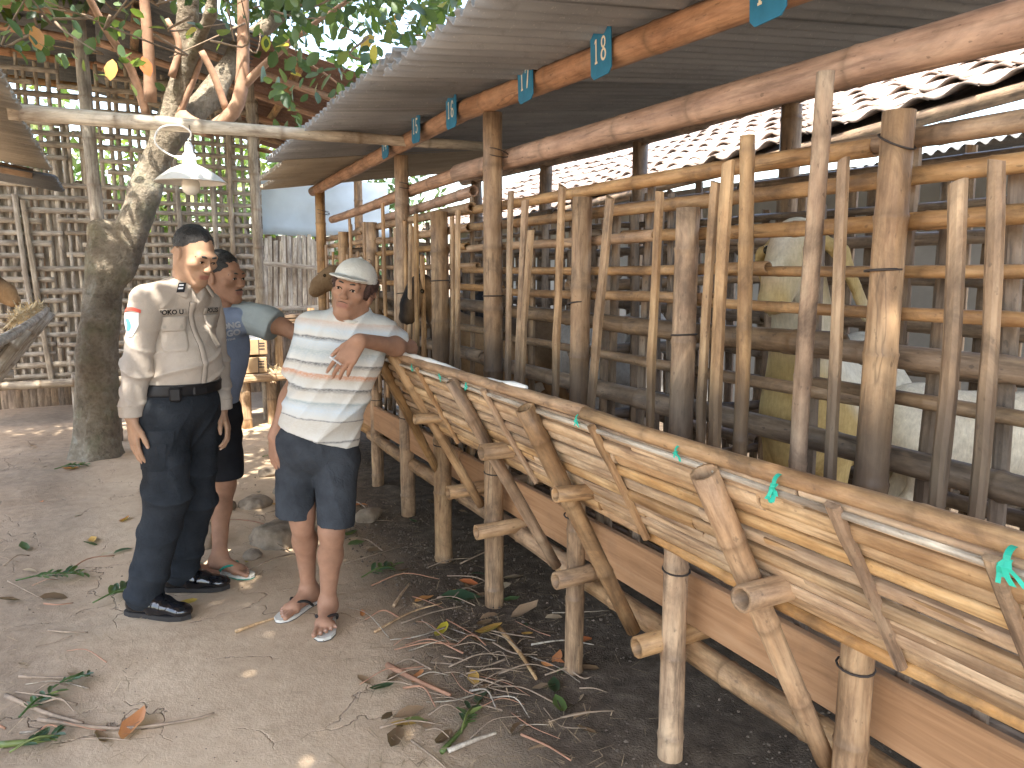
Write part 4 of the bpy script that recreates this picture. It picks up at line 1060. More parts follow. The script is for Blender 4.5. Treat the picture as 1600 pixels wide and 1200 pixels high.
obj('lamp_shade', lathe([(.166, .0), (.160, -.004), (.158, .0), (.13, .022), (.09, .05), (.05, .07), (.03, .082), (.028, .1), (.03, .1), (.034, .084), (.055, .076), (.095, .056), (.135, .028), (.166, .0)], 32, M_ENAMEL), lamp, LMt)
obj('bulb', lathe([(0, -.062), (.02, -.058), (.036, -.045), (.043, -.025), (.04, -.002), (.03, .02), (.02, .04), (.018, .07), (0, .07)], 20, M_BULB), lamp, LMt)
obj('socket', lathe([(0, .19), (.012, .188), (.018, .17), (.02, .14), (.03, .13), (.032, .1), (.028, .085), (0, .085)], 18, M_ENAMEL), lamp, LMt)
pz = on_y(295, 203, CY)
obj('cord', tube_mesh(smoothpath([lc+Vector((-.02, -.02, .1)), on_y(262, 240, CY-.03), on_y(242, 222, CY-.04), on_y(250, 200, CY-.045), on_y(280, 196, CY-.045), on_y(298, 207, CY-.04), lc+Vector((0, 0, .19))], 6), .0042, 7, M_CORD), lamp)
obj('hook', tube_mesh(smoothpath([lc+Vector((0, 0, .185)), lc+Vector((.012, -.03, .22)), pz+Vector((0, -.042, 0)), pz+Vector((0, 0, .04)), pz+Vector((0, .04, 0))], 5), .0025, 6, M_WIRE), lamp)
# ================================================================ background greenery and far wall behind the lattice
def bush(name, c, r, n, mat, lab, seed):
    g = np.random.default_rng(seed); root = empty(name, (c[0], c[1], 0), lab, 'bush', 'greenery behind the woven wall')
    q = g.normal(size=(n, 3)); q /= np.linalg.norm(q, axis=1)[:, None]; q = np.array(c)+q*np.array(r)*g.uniform(.45, 1.1, n)[:, None]
    q = q[q[:, 2] > .05]; d = g.normal(size=(len(q), 3)); d[:, 2] -= .3
    leaf_cloud('crown', q, d, g.uniform(.12, .24, len(q)), mat, root, seed)
    for i in range(4): obj('trunk', tube_mesh(smoothpath([(c[0]+i*.1-.2, c[1], -.1), (c[0]+R.uniform(-.4, .4), c[1]+R.uniform(-.3, .3), c[2]), (c[0]+R.uniform(-1, 1), c[1]+R.uniform(-.5, .5), c[2]+r[2]*.7)], 3), [.06-.007*k for k in range(7)], 7, M_BARK), root)
bush('garden_bush', (-.9, 11.5, 1.7), (1.5, 1.0, 2.0), 2600, M_LEAFB, 'bright green bush seen through the left part of the woven wall', 31)
bush('garden_bush', (1.2, 11.8, 1.8), (1.4, 1.0, 2.0), 2600, M_LEAFB, 'bright green bush seen through the woven wall behind the policeman', 32)
bush('garden_bush', (3.4, 13.0, 2.5), (1.8, 1.2, 2.4), 2400, M_LEAF, 'darker bush behind the white tarpaulin', 33)
bush('garden_tree', (-3.6, 13.5, 3.2), (2.4, 1.6, 2.6), 3000, M_LEAFB, 'tall bright green tree far behind the left roof', 34)
M_BRICKW = m_simple('far_wall_plaster', (.5, .4, .32), .9, .2, 3)
fw = empty('garden_wall', (0, 15, 0), 'distant low plaster wall behind the greenery', 'wall')
obj('panel', box_mesh(14, .2, 1.9, M_BRICKW, .01), fw, Matrix.Translation((0, 15, .95)))
obj('coping', box_mesh(14.1, .3, .08, M_PLASTER, .01), fw, Matrix.Translation((0, 15, 1.94)))
# ================================================================ people
def m_skin(name, c, lipc):
    k = NT(name); v = k.coord(); n = k.noise(v, 22, 5, 0.6); n2 = k.noise(v, 160, 3, 0.6)
    col = k.ramp(n, [(0.3, tuple(x*0.82 for x in c)), (0.6, c), (0.8, tuple(min(1, x*1.14) for x in c))])
    col = k.mix(k.attr('lip').outputs['Fac'], col, lipc)
    col = k.mix(k.attr('nail').outputs['Fac'], col, (0.62, 0.42, 0.34))
    k.bump(n2, 0.12, 0.002)
    m = k.out(col, 0.6, 0.25)
    k.b.inputs['Subsurface Weight'].default_value = 0.12; k.b.inputs['Subsurface Radius'].default_value = (0.012, 0.005, 0.003); k.b.inputs['Subsurface Scale'].default_value = 0.6
    return m
SK_A = m_skin('skin_light_brown', (0.42, 0.255, 0.165), (0.32, 0.13, 0.1))
SK_B = m_skin('skin_brown', (0.355, 0.195, 0.125), (0.27, 0.12, 0.09))
SK_C = m_skin('skin_tan_brown', (0.35, 0.19, 0.12), (0.27, 0.125, 0.095))
def m_cloth(name, c, rough=0.85, var=0.1, weave=500, bump=0.25, big=0.0):
    k = NT(name); v = k.coord(); n = k.noise(v, 9, 5, 0.6); w = k.noise(v, weave, 2, 0.5)
    col = k.ramp(n, [(0.3, tuple(x*(1-var) for x in c)), (0.7, tuple(min(1, x*(1+var)) for x in c))])
    col = k.mix(0.35, col, k.ramp(w, [(0.3, (0.8, 0.8, 0.8)), (0.7, (1.12, 1.12, 1.12))]), 'MULTIPLY')
    nf = k.noise(v, 26, 4, 0.55, 1.2)
    k.bump(k.math('ADD', k.math('MULTIPLY', w, 0.15), nf), bump, 0.012)
    return k.out(col, rough, 0.1)
C_SHIRT = m_cloth('uniform_shirt_khaki', (0.43, 0.372, 0.315)); C_TROU = m_cloth('trousers_black', (0.025, 0.029, 0.035), var=0.3, bump=0.5)
C_BELT = m_simple('belt_black', (0.012, 0.012, 0.014), 0.45); C_SHOE = m_simple('polished_leather', (0.008, 0.008, 0.01), 0.1, 0.2, 30, 0.6); C_SOLE = m_simple('shoe_sole', (0.03, 0.027, 0.025), 0.8)
C_BLUE = m_cloth('tshirt_blue', (0.22, 0.265, 0.36)); C_GREYSL = m_cloth('sleeve_grey_green', (0.32, 0.36, 0.36)); C_NAVY = m_cloth('shorts_dark_navy', (0.02, 0.021, 0.025), var=0.2)
C_GREY = m_cloth('shorts_charcoal', (0.045, 0.05, 0.058), var=0.3, bump=0.5); C_CAP = m_cloth('cap_off_white', (0.66, 0.64, 0.58), weave=300)
H_BLK = m_simple('hair_black', (0.022, 0.02, 0.019), 0.5, 0.6, 90, 0.4, 1.0, 160); H_BRN = m_simple('hair_red_brown', (0.06, 0.03, 0.022), 0.6, 0.5, 60, 0.4, 0.9, 110)
M_EYEW = m_simple('eye_white', (0.6, 0.56, 0.5), 0.25); M_IRIS = m_simple('eye_dark', (0.015, 0.01, 0.008), 0.15)
M_FLIP = m_simple('sandal_white', (0.6, 0.58, 0.52), 0.7); M_FLIPG = m_simple('sandal_green', (0.02, 0.24, 0.17), 0.5)
M_BADGE = m_simple('badge_white_blue', (0.55, 0.68, 0.74), 0.6); M_RED = m_simple('badge_red', (0.55, 0.08, 0.05), 0.6); M_BLK = m_simple('thread_black', (0.012, 0.012, 0.014), 0.7); M_WHT = m_simple('print_white', (0.72, 0.72, 0.74), 0.7); M_BBLUE = m_simple('badge_blue', (0.1, 0.3, 0.5), 0.6)
M_METAL = m_simple('button_metal', (0.35, 0.32, 0.27), 0.3)

def nrm(v): return Vector(v).normalized()
class Head:
    def __init__(s, C, fwd, up, sc=1.0):
        s.C = Vector(C); s.f = nrm(fwd); s.u = Vector(up); s.u = nrm(s.u-s.f*s.u.dot(s.f)); s.r = s.f.cross(s.u); s.s = sc
        s.R = [[s.r[i], s.f[i], s.u[i]] for i in range(3)]
    def __call__(s, x, y, z): return s.C+(s.r*x+s.f*y+s.u*z)*s.s
    def build(s, F, neck, nr=0.056, jaw=1.0):
        p = s; k = s.s
        F.ell(p(0, -.012, .033), [.071*k, .093*k, .085*k], s.R, .02)
        F.ell(p(0, .028, -.03), [.06*k*jaw, .062*k, .08*k], s.R, .03)
        for e in (-1, 1):
            F.cone(p(e*.056*jaw, -.005, -.045), p(e*.02, .068, -.098), .024*k*jaw, .018*k, .02)
            F.ell(p(e*.045*jaw, .062, -.018), [.024*k, .022*k, .018*k], s.R, .02)
            F.ell(p(e*.078, -.010, -.006), [.0095*k, .023*k, .035*k], s.R, .006)
            F.cone(p(e*.08, -.028, .022), p(e*.089, -.034, -.002), .0065*k, .0065*k, .006); F.ell(p(e*.0885, -.004, -.006), [.006*k, .010*k, .018*k], s.R, .004, 'sub')
            F.ell(p(e*.031, .1, .0), [.019*k, .02*k, .0125*k], s.R, .008, 'sub')
            F.ell(p(e*.031, .0775, .0005), [.0165*k, .0145*k, .0135*k], s.R, .004)
            F.ell(p(e*.031, .095, .0), [.0125*k, .008*k, .0032*k], s.R, .002, 'sub')
            F.ell(p(e*.0125, .102, -.032), [.0088*k, .0115*k, .008*k], s.R, .006)
            F.ell(p(e*.0095, .109, -.041), [.0045*k, .0055*k, .004*k], s.R, .002, 'sub')
            F.cone(p(e*.022, .1, -.03), p(e*.034, .082, -.062), .004, .003, .004, 'sub')
        F.cone(p(-.038, .080, .022), p(.038, .080, .022), .014*k, .014*k, .018)
        F.cone(p(0, .084, .012), p(0, .109, -.029), .0075*k, .0115*k, .012)
        F.ell(p(0, .075, -.062), [.032*k, .022*k, .022*k], s.R, .015)
        F.cone(p(-.022, .087, -.06), p(.022, .087, -.06), .0065*k, .0065*k, .006); F.cone(p(-.018, .087, -.071), p(.018, .087, -.071), .0075*k, .0075*k, .006)
        [F.cone(p(e*.0, .0975, -.0662), p(e*.027, .0925, -.0628), .0026, .003, .003, 'sub') for e in (-1, 1)]
        F.ell(p(0, .072, -.1), [.024*k, .02*k, .02*k], s.R, .02)
        F.cone(p(0, -.03, -.04), neck, nr*.96, nr*1.06, .035)
    def lip(s, V):
        q = V-np.array(s.C); x = q@np.array(s.r)/s.s; y = q@np.array(s.f)/s.s; z = q@np.array(s.u)/s.s
        m = np.exp(-((x/.024)**4+((z+.0655)/.0105)**4))*(y > .07)
        return np.clip(m*1.2, 0, 0.85)
    def eyes(s, parent):
        out = []
        for e in (-1, 1):
            M = Matrix((s.r, s.f, s.u)).transposed().to_4x4(); M.translation = s(e*.031, .0845, .0)
            bm = bmesh.new(); bmesh.ops.create_uvsphere(bm, u_segments=14, v_segments=8, radius=1); bmesh.ops.scale(bm, vec=(.0125*s.s, .0075*s.s, .0048*s.s), verts=bm.verts)
            me = bpy.data.meshes.new('eye'); bm.to_mesh(me); bm.free(); me.materials.append(M_EYEW); eo = obj('eye', me, parent, M)
            bm = bmesh.new(); bmesh.ops.create_uvsphere(bm, u_segments=12, v_segments=8, radius=1); bmesh.ops.scale(bm, vec=(.0056*s.s, .003*s.s, .0048*s.s), verts=bm.verts)
            me = bpy.data.meshes.new('iris'); bm.to_mesh(me); bm.free(); me.materials.append(M_IRIS)
            M2 = M.copy(); M2.translation = s(e*.031+s.look*.004, .0905, -.0004); obj('iris', me, eo, M2)
            lid = smoothpath([s(e*.0155, .088, -.002), s(e*.024, .0935, .0045), s(e*.033, .0935, .005), s(e*.045, .083, .0005)], 4)
            obj('upper_lid', tube_mesh(lid, .0018*s.s, 6, M_IRIS), parent)
    look = 0.0
    def brows(s, parent, mat, th=.0042):
        for e in (-1, 1):
            pts = smoothpath([s(e*.0135, .0955, .0235), s(e*.028, .0945, .0265), s(e*.042, .083, .0245), s(e*.052, .07, .0175)], 4)
            obj('eyebrow', tube_mesh(pts, [th*s.s*(.7+.5*math.sin(math.pi*min(1, i/9))) for i in range(len(pts))], 7, mat), parent)
    def moustache(s, parent, mat, w=.026, th=.003):
        pts = smoothpath([s(-w, .0895, -.0555), s(-.012, .0965, -.0525), s(0, .098, -.0515), s(.012, .0965, -.0525), s(w, .0895, -.0555)], 3)
        obj('moustache', tube_mesh(pts, [th*s.s*(.5+.6*math.sin(math.pi*i/(len(pts)-1))) for i in range(len(pts))], 7, mat), parent)
    def hair(s, h, mat, parent, cuts, grow=.004, lift=.008, back=.006, noisef=(90, .003), name='hair', side=0.0, strand=.007):
        """the hair shell sinks into the skull at its edges, so it fades out instead of ending in a step"""
        lo = np.array(s.C)-.16; hi = np.array(s.C)+.18; F = Field(lo, hi, h); k = s.s
        F.ell(s(0, -.012-back, .033+lift), [(.071+grow+side)*k, (.093+grow)*k, (.085+grow)*k], s.R, 0)
        F.warp(lambda x, y, z: noisef[1]*np_noise(x, y, z, noisef[0], 9)+noisef[1]*.8*np_noise(x, y, z, noisef[0]*2.3, 4))
        for p, n in cuts: F.plane_cut(s(*p), s.r*n[0]+s.f*n[1]+s.u*n[2], .008)
        me = F.mesh(name, mat, 0); o = obj(name, me, parent)
        rr = random.Random(3); vs = []; fs = []; nv = len(me.vertices)
        for _ in range(2600):
            v = me.vertices[rr.randrange(nv)]; d = v.normal*.5+Vector((rr.uniform(-1, 1), rr.uniform(-1, 1), rr.uniform(-1, .6)))*.7; L = strand*rr.uniform(.5, 1.3); q = v.co+d.normalized()*L; w = d.cross(v.normal).normalized()*.0009; b = len(vs)
            vs += [v.co-w-v.normal*.002, v.co+w-v.normal*.002, q]; fs.append((b, b+1, b+2))
        obj('hair_strands', mesh_of('hair_strands', vs, fs, mat), parent)
        return o
def rotv(v, ax, a): return Quaternion(Vector(ax), a) @ Vector(v)
NAILS = []
def hand(F, W, d, n, t, curl=(.25, .35, .3), s=1.0, spread=.06, thumb=(.55, .75, .25), per=None):
    """W wrist, d hand direction, n palm normal, t thumb side"""
    W = Vector(W); d = nrm(d); n = Vector(n); n = nrm(n-d*n.dot(d)); t0 = d.cross(n); t0 = t0 if t0.dot(Vector(t)) > 0 else -t0; t = t0
    ax = d.cross(n)                                  # rotating d about ax by +a bends it to the palm
    offs = (.029, .0098, -.0098, -.028); ln = (.96, 1.06, 1.0, .8); kd = (.088, .092, .088, .08)
    for i in range(4):
        K = W+d*kd[i]*s+t*offs[i]*s
        F.cone(W+t*offs[i]*.55*s+d*.01, K, .0165*s, .012*s, .012, flat=(n, .85))
        dd = nrm(d+t*spread*(1.5-i)); p = K
        cu = curl if per is None else per[i]
        for j, (L, ra, rb) in enumerate(((.044, .0094, .0085), (.027, .0085, .0078), (.021, .0078, .0062))):
            dd = rotv(dd, ax, cu[j]); q = p+dd*L*ln[i]*s; F.cone(p, q, ra*s, rb*s, .0035); p = q
        NAILS.append((p-n*.004, .006*s))
    p = W+d*.02*s+t*.02*s; dd = nrm(d*thumb[0]+t*thumb[1]+n*thumb[2])
    for L, ra, rb in ((.042, .0135, .0115), (.033, .011, .0098), (.026, .0098, .0075)):
        q = p+dd*L*s; F.cone(p, q, ra*s, rb*s, .006); p = q; dd = nrm(dd+d*.35)
    NAILS.append((p-n*.004, .007*s))
def foot(F, A, d, s=1.0, z0=0.015, side=1, toes=True):
    """bare foot: ankle A, heading d (horizontal); side=+1 big toe on the right of d"""
    A = Vector(A); d = nrm(d); r = d.cross(Vector((0, 0, 1))); g = lambda f_, r_, z: Vector((A.x, A.y, 0))+d*f_*s+r*r_*s+Vector((0, 0, z0+z))
    F.cone(A, g(-.012, 0, .05), .036*s, .036*s, .03); F.ell(g(-.03, 0, .03), [.034*s]*3, None, .03)
    F.cone(g(.0, 0, .05), g(.1, side*.012, .028), .034*s, .024*s, .03); F.cone(g(-.02, 0, .026), g(.12, 0, .018), .028*s, .02*s, .03)
    F.cone(g(.12, side*.024, .018), g(.12, -side*.026, .015), .02*s, .015*s, .025)
    for i, (o, L, rr) in enumerate(((.029, .068, .0135), (.009, .066, .0098), (-.008, .058, .009), (-.0225, .048, .0085), (-.036, .036, .008))):
        a = g(.125-.012*i*.6, side*o*.9, .016); b = g(.125+L-.016*i*.5, side*(o*1.25), .009); F.cone(a, b, rr*s*1.05, rr*s*.9, .006); NAILS.append((b+Vector((0, 0, .007)), .006*s))
def finish_body(F, mat, parent, head, smooth=1):
    me = F.mesh('body', mat, smooth); V = F.V
    set_attr(me, 'lip', head.lip(V)); nl = np.zeros(len(V))
    for p, r in NAILS: nl = np.maximum(nl, (np.linalg.norm(V-np.array(p), axis=1) < r)*.5)
    NAILS.clear(); set_attr(me, 'nail', nl)
    return obj('body', me, parent)
def sandal(A, d, s, side, parent, strapmat, z0=0.0):
    d = nrm(d); r = d.cross(Vector((0, 0, 1))); g = lambda f_, r_, z: Vector((A[0], A[1], 0))+d*f_*s+r*r_*s+Vector((0, 0, z0+z))
    prof = [(-.07, 0), (-.062, .026), (-.03, .034), (.03, .031), (.09, .04), (.14, .046), (.175, .04), (.205, .018), (.208, -.005), (.19, -.032), (.15, -.046), (.1, -.044), (.03, -.034), (-.03, -.035), (-.062, -.026)]
    verts = []; n = len(prof)
    for z in (0.001, .006, .018): verts += [g(f_, side*q, z) for f_, q in prof]
    faces = [tuple(range(n))]+[tuple(2*n+i for i in range(n))][::1]
    for l in range(2):
        for i in range(n): a = l*n+i; b = l*n+(i+1) % n; faces.append((a, b, b+n, a+n))
    me = mesh_of('sandal', verts, faces, M_FLIP); me.materials.append(M_FLIPG if strapmat else C_SOLE)
    for i, p in enumerate(me.polygons): p.material_index = 1 if i == 0 or 2 <= i < 2+n else 0
    bm = bmesh.new(); bm.from_mesh(me); bmesh.ops.recalc_face_normals(bm, faces=bm.faces); bm.to_mesh(me); bm.free()
    so = obj('sandal', me, parent)
    for q in (.046, -.046):
        pts = smoothpath([g(.02, side*q*.85, .016), g(.06, side*q*.95, .05), g(.1, side*(q*.5+.008), .062), g(.135, side*.016, .045), g(.142, side*.017, .02)], 4)
        obj('strap', tube_mesh(pts, .0062, 7, strapmat or C_SOLE), so)

def text_obj(txt, size, mat, parent, M, bold=0.0, name='lettering', shear=0.0):
    cu = bpy.data.curves.new('txt', 'FONT'); cu.body = txt; cu.size = size; cu.offset = bold; cu.align_x = 'CENTER'; cu.align_y = 'CENTER'; cu.extrude = .0006; cu.resolution_u = 3; cu.shear = shear
    to = bpy.data.objects.new('txt', cu); COL.objects.link(to); dg = bpy.context.evaluated_depsgraph_get(); me = bpy.data.meshes.new_from_object(to.evaluated_get(dg))
    bpy.data.objects.remove(to, do_unlink=True); me.name = name; me.materials.clear(); me.materials.append(mat)
    return obj(name, me, parent, M), me
def wrap_to(o, target_bvh, direction, off=.003):
    """press a flat mesh onto a garment along a direction (world coordinates)"""
    W = Matrix.Identity(4); p = o; ch = []
    while p: ch.append(p); p = p.parent
    for q in reversed(ch): W = W @ q.matrix_basis
    Wi = W.inverted(); d = Vector(direction).normalized()
    for v in o.data.vertices:
        w = W @ v.co; h = target_bvh.ray_cast(w-d*.25, d)
        if h[0] is not None: v.co = Wi @ (h[0]-d*(off+(0.0)))
    o.data.update()
from mathutils.bvhtree import BVHTree
def bvh_of(me): return BVHTree.FromPolygons([v.co.copy() for v in me.vertices], [tuple(p.vertices) for p in me.polygons])
def flat_patch(w, h, nx=6, ny=6, shape=None, mat=None, name='patch'):
    """subdivided flat patch in the local XY plane; shape(u,v)->(x,y) for u,v in 0..1"""
    verts = []; faces = []
    for j in range(ny+1):
        for i in range(nx+1):
            u, v = i/nx, j/ny; x, y = (shape(u, v) if shape else (u-.5, v-.5)); verts.append((x*w, y*h, 0))
    for j in range(ny):
        for i in range(nx): a = j*(nx+1)+i; faces.append((a, a+1, a+nx+2, a+nx+1))
    return mesh_of(name, verts, faces, mat, True)
def facing(pos, outward, upv=(0, 0, 1)):
    """matrix whose local Z looks along outward and local Y is up"""
    z = nrm(outward); y = Vector(upv); y = nrm(y-z*y.dot(z)); x = y.cross(z); M = Matrix((x, y, z)).transposed().to_4x4(); M.translation = Vector(pos); return M
UP = Vector((0, 0, 1))
def frame_from(fwd, up=UP):
    f_ = nrm(fwd); u = nrm(Vector(up)-f_*Vector(up).dot(f_)); r = f_.cross(u); return f_, r, u, [[r[i], f_[i], u[i]] for i in range(3)]

# ---------------------------------------------------------------- the officer in uniform
def officer():
    a = math.radians(36); fwd = RT*math.cos(a)-FH*math.sin(a); f_, r, u, Rm = frame_from(fwd)
    root = empty('person', on_z(250, 945), 'person in khaki uniform shirt and black trousers standing with arms hanging', 'person', 'men standing in the yard')
    hip = on_d(280, 628, 3.36); chest = on_d(278, 510, 3.37); belly = on_d(288, 566, 3.35); neckb = on_d(293, 456, 3.36)
    sR = on_d(230, 470, 3.23); sL = on_d(322, 478, 3.5)
    eR = on_d(214, 575, 3.19); wR = on_d(206, 652, 3.17); eL = on_d(338, 575, 3.58); wL = on_d(346, 640, 3.50)
    hR = on_d(256, 640, 3.27); hL = on_d(304, 640, 3.45); kR = on_d(262, 775, 3.22); kL = on_d(302, 785, 3.46)
    aR = on_z(226, 930, .09); aL = on_z(283, 893, .09)
    hd = Head(on_d(304, 399, 3.33), RT*.86-FH*.52-UP*.40, UP*1.0+RT*.1, 0.98); hd.look = -.3
    F = Field((-.45, 3.05, -.02), (.85, 4.05, 1.78), .0052)
    hd.build(F, neckb, .062, 1.06)
    F.ell(chest-f_*.02, [.14, .08, .17], Rm, .05); F.ell(hip, [.13, .09, .12], Rm, .05); F.cone(sR, sL, .042, .042, .04); F.cone(neckb, chest-f_*.02, .052, .06, .04); F.cone(chest-f_*.02, hip, .09, .1, .05)
    for s_, e_, w_ in ((sR, eR, wR), (sL, eL, wL)): F.cone(s_, e_, .045, .038, .03); F.cone(e_, w_, .038, .029, .02)
    for h_, k_, a_ in ((hR, kR, aR), (hL, kL, aL)): F.cone(h_, k_, .075, .05, .04); F.cone(k_, a_, .048, .035, .03)
    hand(F, wR+Vector((0, 0, -.005)), Vector((0, 0, -1))+f_*.05, -r*-1 if False else (FH*.55+RT*.5), f_, (.12, .22, .2), 1.12, .05, (.75, .5, .25))
    hand(F, wL, Vector((0, 0, -1))+f_*.25+RT*.15, -FH*.2-RT*1.0, -FH, (.35, .45, .4), 1.05, .07, (.7, .55, .3))
    finish_body(F, SK_A, root, hd)
    hd.eyes(root); hd.brows(root, H_BLK, .0045)
    hd.hair(.004, H_BLK, root, [((0, .0, .032), (0, .5, -1))], .0035, .0075, .011, (150, .0022), strand=.005)
    # shirt
    S = Field((-.45, 3.0, .75), (.85, 4.1, 1.6), .0055)
    S.ell(chest+UP*.01-f_*.008, [.172, .116, .2], Rm, 0); S.ell(belly+f_*.012, [.16, .145, .15], Rm, .07); S.ell(hip+UP*.06, [.165, .138, .13], Rm, .06)
    S.cone(sR, sL, .058, .058, .05); [S.cone(neckb-UP*.0, q_-UP*.0, .06, .056, .05) for q_ in (sR, sL)]; S.cone(neckb-UP*.02, neckb+UP*.03+f_*.005, .078, .066, .03)
    crease = lambda ph: (1-np.abs(np.sin(ph)))**2.6
    def wr(x, y, z):
        p = np.stack([x, y, z], 1); t = (p-np.array(hip))@np.array(UP); lat = (p-np.array(hip))@np.array(f_); si = (p-np.array(hip))@np.array(r)
        w = np.exp(-((t-.16)/.10)**2); o = -.014*w*crease(34*t-7*lat+5*si+1.1*np.sin(7*lat+9*si)+1.3*np_noise(x, y, z, 7, 2))+.004*w
        w = np.exp(-((t-.36)/.12)**2); o += -.006*w*crease(16*t+22*si+1.6*np_noise(x, y, z, 9, 12))+.002*w
        return o+.0022*np_noise(x, y, z, 30, 8)
    S.warp(wr); S.plane_cut(hip+UP*.065, -UP)
    S.ell(neckb+UP*.085+f_*.02, [.066, .07, .075], Rm, .006, 'sub'); v = neckb+f_*.085
    S.cone(v+UP*.06, v-UP*.045, .034, .004, .004, 'sub')
    sm = S.mesh('shirt', C_SHIRT, 1); sh = obj('shirt', sm, root); B = bvh_of(sm)
    BA = None
    for s_, e_, w_ in ((sR, eR, wR), (sL, eL, wL)):
        A_ = Field(np.minimum(np.minimum(np.array(s_), np.array(e_)), np.array(w_))-.12, np.maximum(np.maximum(np.array(s_), np.array(e_)), np.array(w_))+.12, .005)
        A_.cone(s_+(neckb-s_).normalized()*.05, s_, .054, .060, 0); A_.cone(s_, s_.lerp(e_, .25), .060, .066, .03); A_.cone(s_.lerp(e_, .2), e_, .066, .058, .03); A_.cone(e_, w_+UP*.02, .060, .047, .03)
        def ws(x, y, z):
            q = np.stack([x, y, z], 1)-np.array(e_); la = q@np.array(RT); lb = q@np.array(FH)
            w = np.exp(-((q[:, 2]+.03)/.15)**2); return -.013*w*crease(27*q[:, 2]+16*la-10*lb+1.4*np_noise(x, y, z, 11, 6))+.004*w-.006*np.exp(-((q[:, 2]-.1)/.09)**2)*crease(14*q[:, 2]-34*la+1.5*np_noise(x, y, z, 10, 16))+.002*np_noise(x, y, z, 34, 9)
        A_.warp(ws); A_.cone(w_+UP*.05, w_+UP*.004, .0505, .049, .006); A_.plane_cut(w_+UP*.002, -UP); A_.cone(w_+UP*.03, w_-UP*.06, .041, .043, .0, 'sub')
        me = A_.mesh('sleeve', C_SHIRT, 1); so = obj('sleeve', me, root)
        if BA is None: BA = bvh_of(me); slv = so
        ring = [w_+UP*.052+Vector((math.cos(q_*math.pi/12), math.sin(q_*math.pi/12), 0))*.0515 for q_ in range(25)]; obj('cuff_seam', tube_mesh(ring, .0018, 5, C_SHIRT), so)
    # collar wings, placket, pockets, tapes, badges
    for e in (1, -1):
        c0 = neckb+UP*.045+r*e*.058+f_*.005; c1 = neckb+UP*.028+r*e*.026+f_*.078; c2 = c1+r*e*.032-UP*.055+f_*.012; c3 = c0+r*e*.028-UP*.05+f_*.02
        n = ((c1-c0).cross(c3-c0)).normalized(); n = n if n.dot(f_) > 0 else -n
        vs = []
        for i in range(5):
            for j in range(4):
                A_ = c0.lerp(c1, i/4); B_ = c3.lerp(c2, i/4); q = A_.lerp(B_, j/3); vs.append(q+n*.012*math.sin(math.pi*i/4)+n*.004)
        fc = [(i*4+j, i*4+j+1, i*4+j+5, i*4+j+4) for i in range(4) for j in range(3)]
        me = mesh_of('collar', vs, fc, C_SHIRT, True); bm = bmesh.new(); bm.from_mesh(me); bmesh.ops.solidify(bm, geom=bm.faces, thickness=.005); bm.to_mesh(me); bm.free()
        co = obj('collar', me, root)
        q = c1.lerp(c2, .5).lerp(c0.lerp(c3, .5), .35)+n*.022
        obj('collar_patch', flat_patch(.034, .048, 1, 1, None, M_BLK, 'collar_patch'), co, facing(q, n, c0-c3) @ Matrix.Translation((0, 0, .002)))
        for k in (-1, 1): obj('rank_mark', flat_patch(.02, .008, 1, 1, lambda u_, v_: (u_-.5, v_-.5+.4*abs(u_-.5)), M_WHT, 'rank_mark'), co, facing(q+n*.004, n, c0-c3) @ Matrix.Translation((0, k*.008, .002)))
    def press(me, M, name, mat=None, off=.003, par=sh, bv=None, th=0.0):
        o = obj(name, me, par, M); wrap_to(o, bv or B, -(M.to_3x3() @ Vector((0, 0, 1))), off)
        if th: bm = bmesh.new(); bm.from_mesh(me); bmesh.ops.solidify(bm, geom=bm.faces, thickness=th); bm.to_mesh(me); bm.free()
        return o
    ch = lambda x, z: chest+r*x+UP*z+f_*.2
    press(flat_patch(.026, .36, 2, 30, None, C_SHIRT, 'placket'), facing(ch(0, -.07), f_), 'placket', off=.005, th=.004)
    pts = []
    o = press(flat_patch(.0035, .36, 1, 30, None, M_BLK, 'placket_edge'), facing(ch(.013, -.07), f_), 'placket_edge', off=.0045)
    for z in (.02, -.06, -.14, -.21): press(flat_patch(.009, .009, 2, 2, None, C_SHIRT, 'button'), facing(ch(0, z), f_), 'button', off=.006)
    for e in (1, -1):
        nd = nrm(f_+r*e*.42); c = chest+r*e*(.040 if e == 1 else .082)+UP*.032+nd*.2
        press(flat_patch(.108, .12, 10, 10, lambda u_, v_: ((u_-.5)*(1 if v_ > .15 else .8+.2*v_/.15), v_-.5), C_SHIRT, 'pocket'), facing(c-UP*.065, nd), 'pocket', off=.004, th=.004)
        press(flat_patch(.114, .06, 10, 6, lambda u_, v_: ((u_-.5)*(1 if v_ > .4 else .78+.22*v_/.4), v_-.5), C_SHIRT, 'pocket_flap'), facing(c-UP*.012, nd), 'pocket_flap', off=.011, th=.006)
        for k in (-1, 1): press(flat_patch(.011, .011, 2, 2, None, M_METAL, 'button'), facing(c-UP*.024+r*k*.036, nd), 'button', off=.0135)
        press(flat_patch(.118, .026, 8, 2, None, C_SHIRT, 'name_tape'), facing(c+UP*.036, nd), 'name_tape', off=.006, th=.003)
        o, me = text_obj('JOKO U' if e == 1 else 'POLISI', .027, M_BLK, sh, facing(c+UP*.036, nd), .0009); wrap_to(o, B, -nd, .008)
    # sleeve badge: shield with a red arc above
    nd = nrm(-RT*.35-FH*.95); c = sR.lerp(eR, .34)+nd*.1
    shield = lambda u_, v_: ((u_-.5)*(min(1, .25+1.6*v_)), v_-.5)
    press(flat_patch(.078, .098, 8, 8, shield, M_WHT, 'badge'), facing(c, nd), 'badge', off=.004, par=slv, bv=BA)
    press(flat_patch(.062, .078, 8, 8, shield, M_BADGE, 'badge_field'), facing(c, nd), 'badge_field', off=.0055, par=slv, bv=BA)
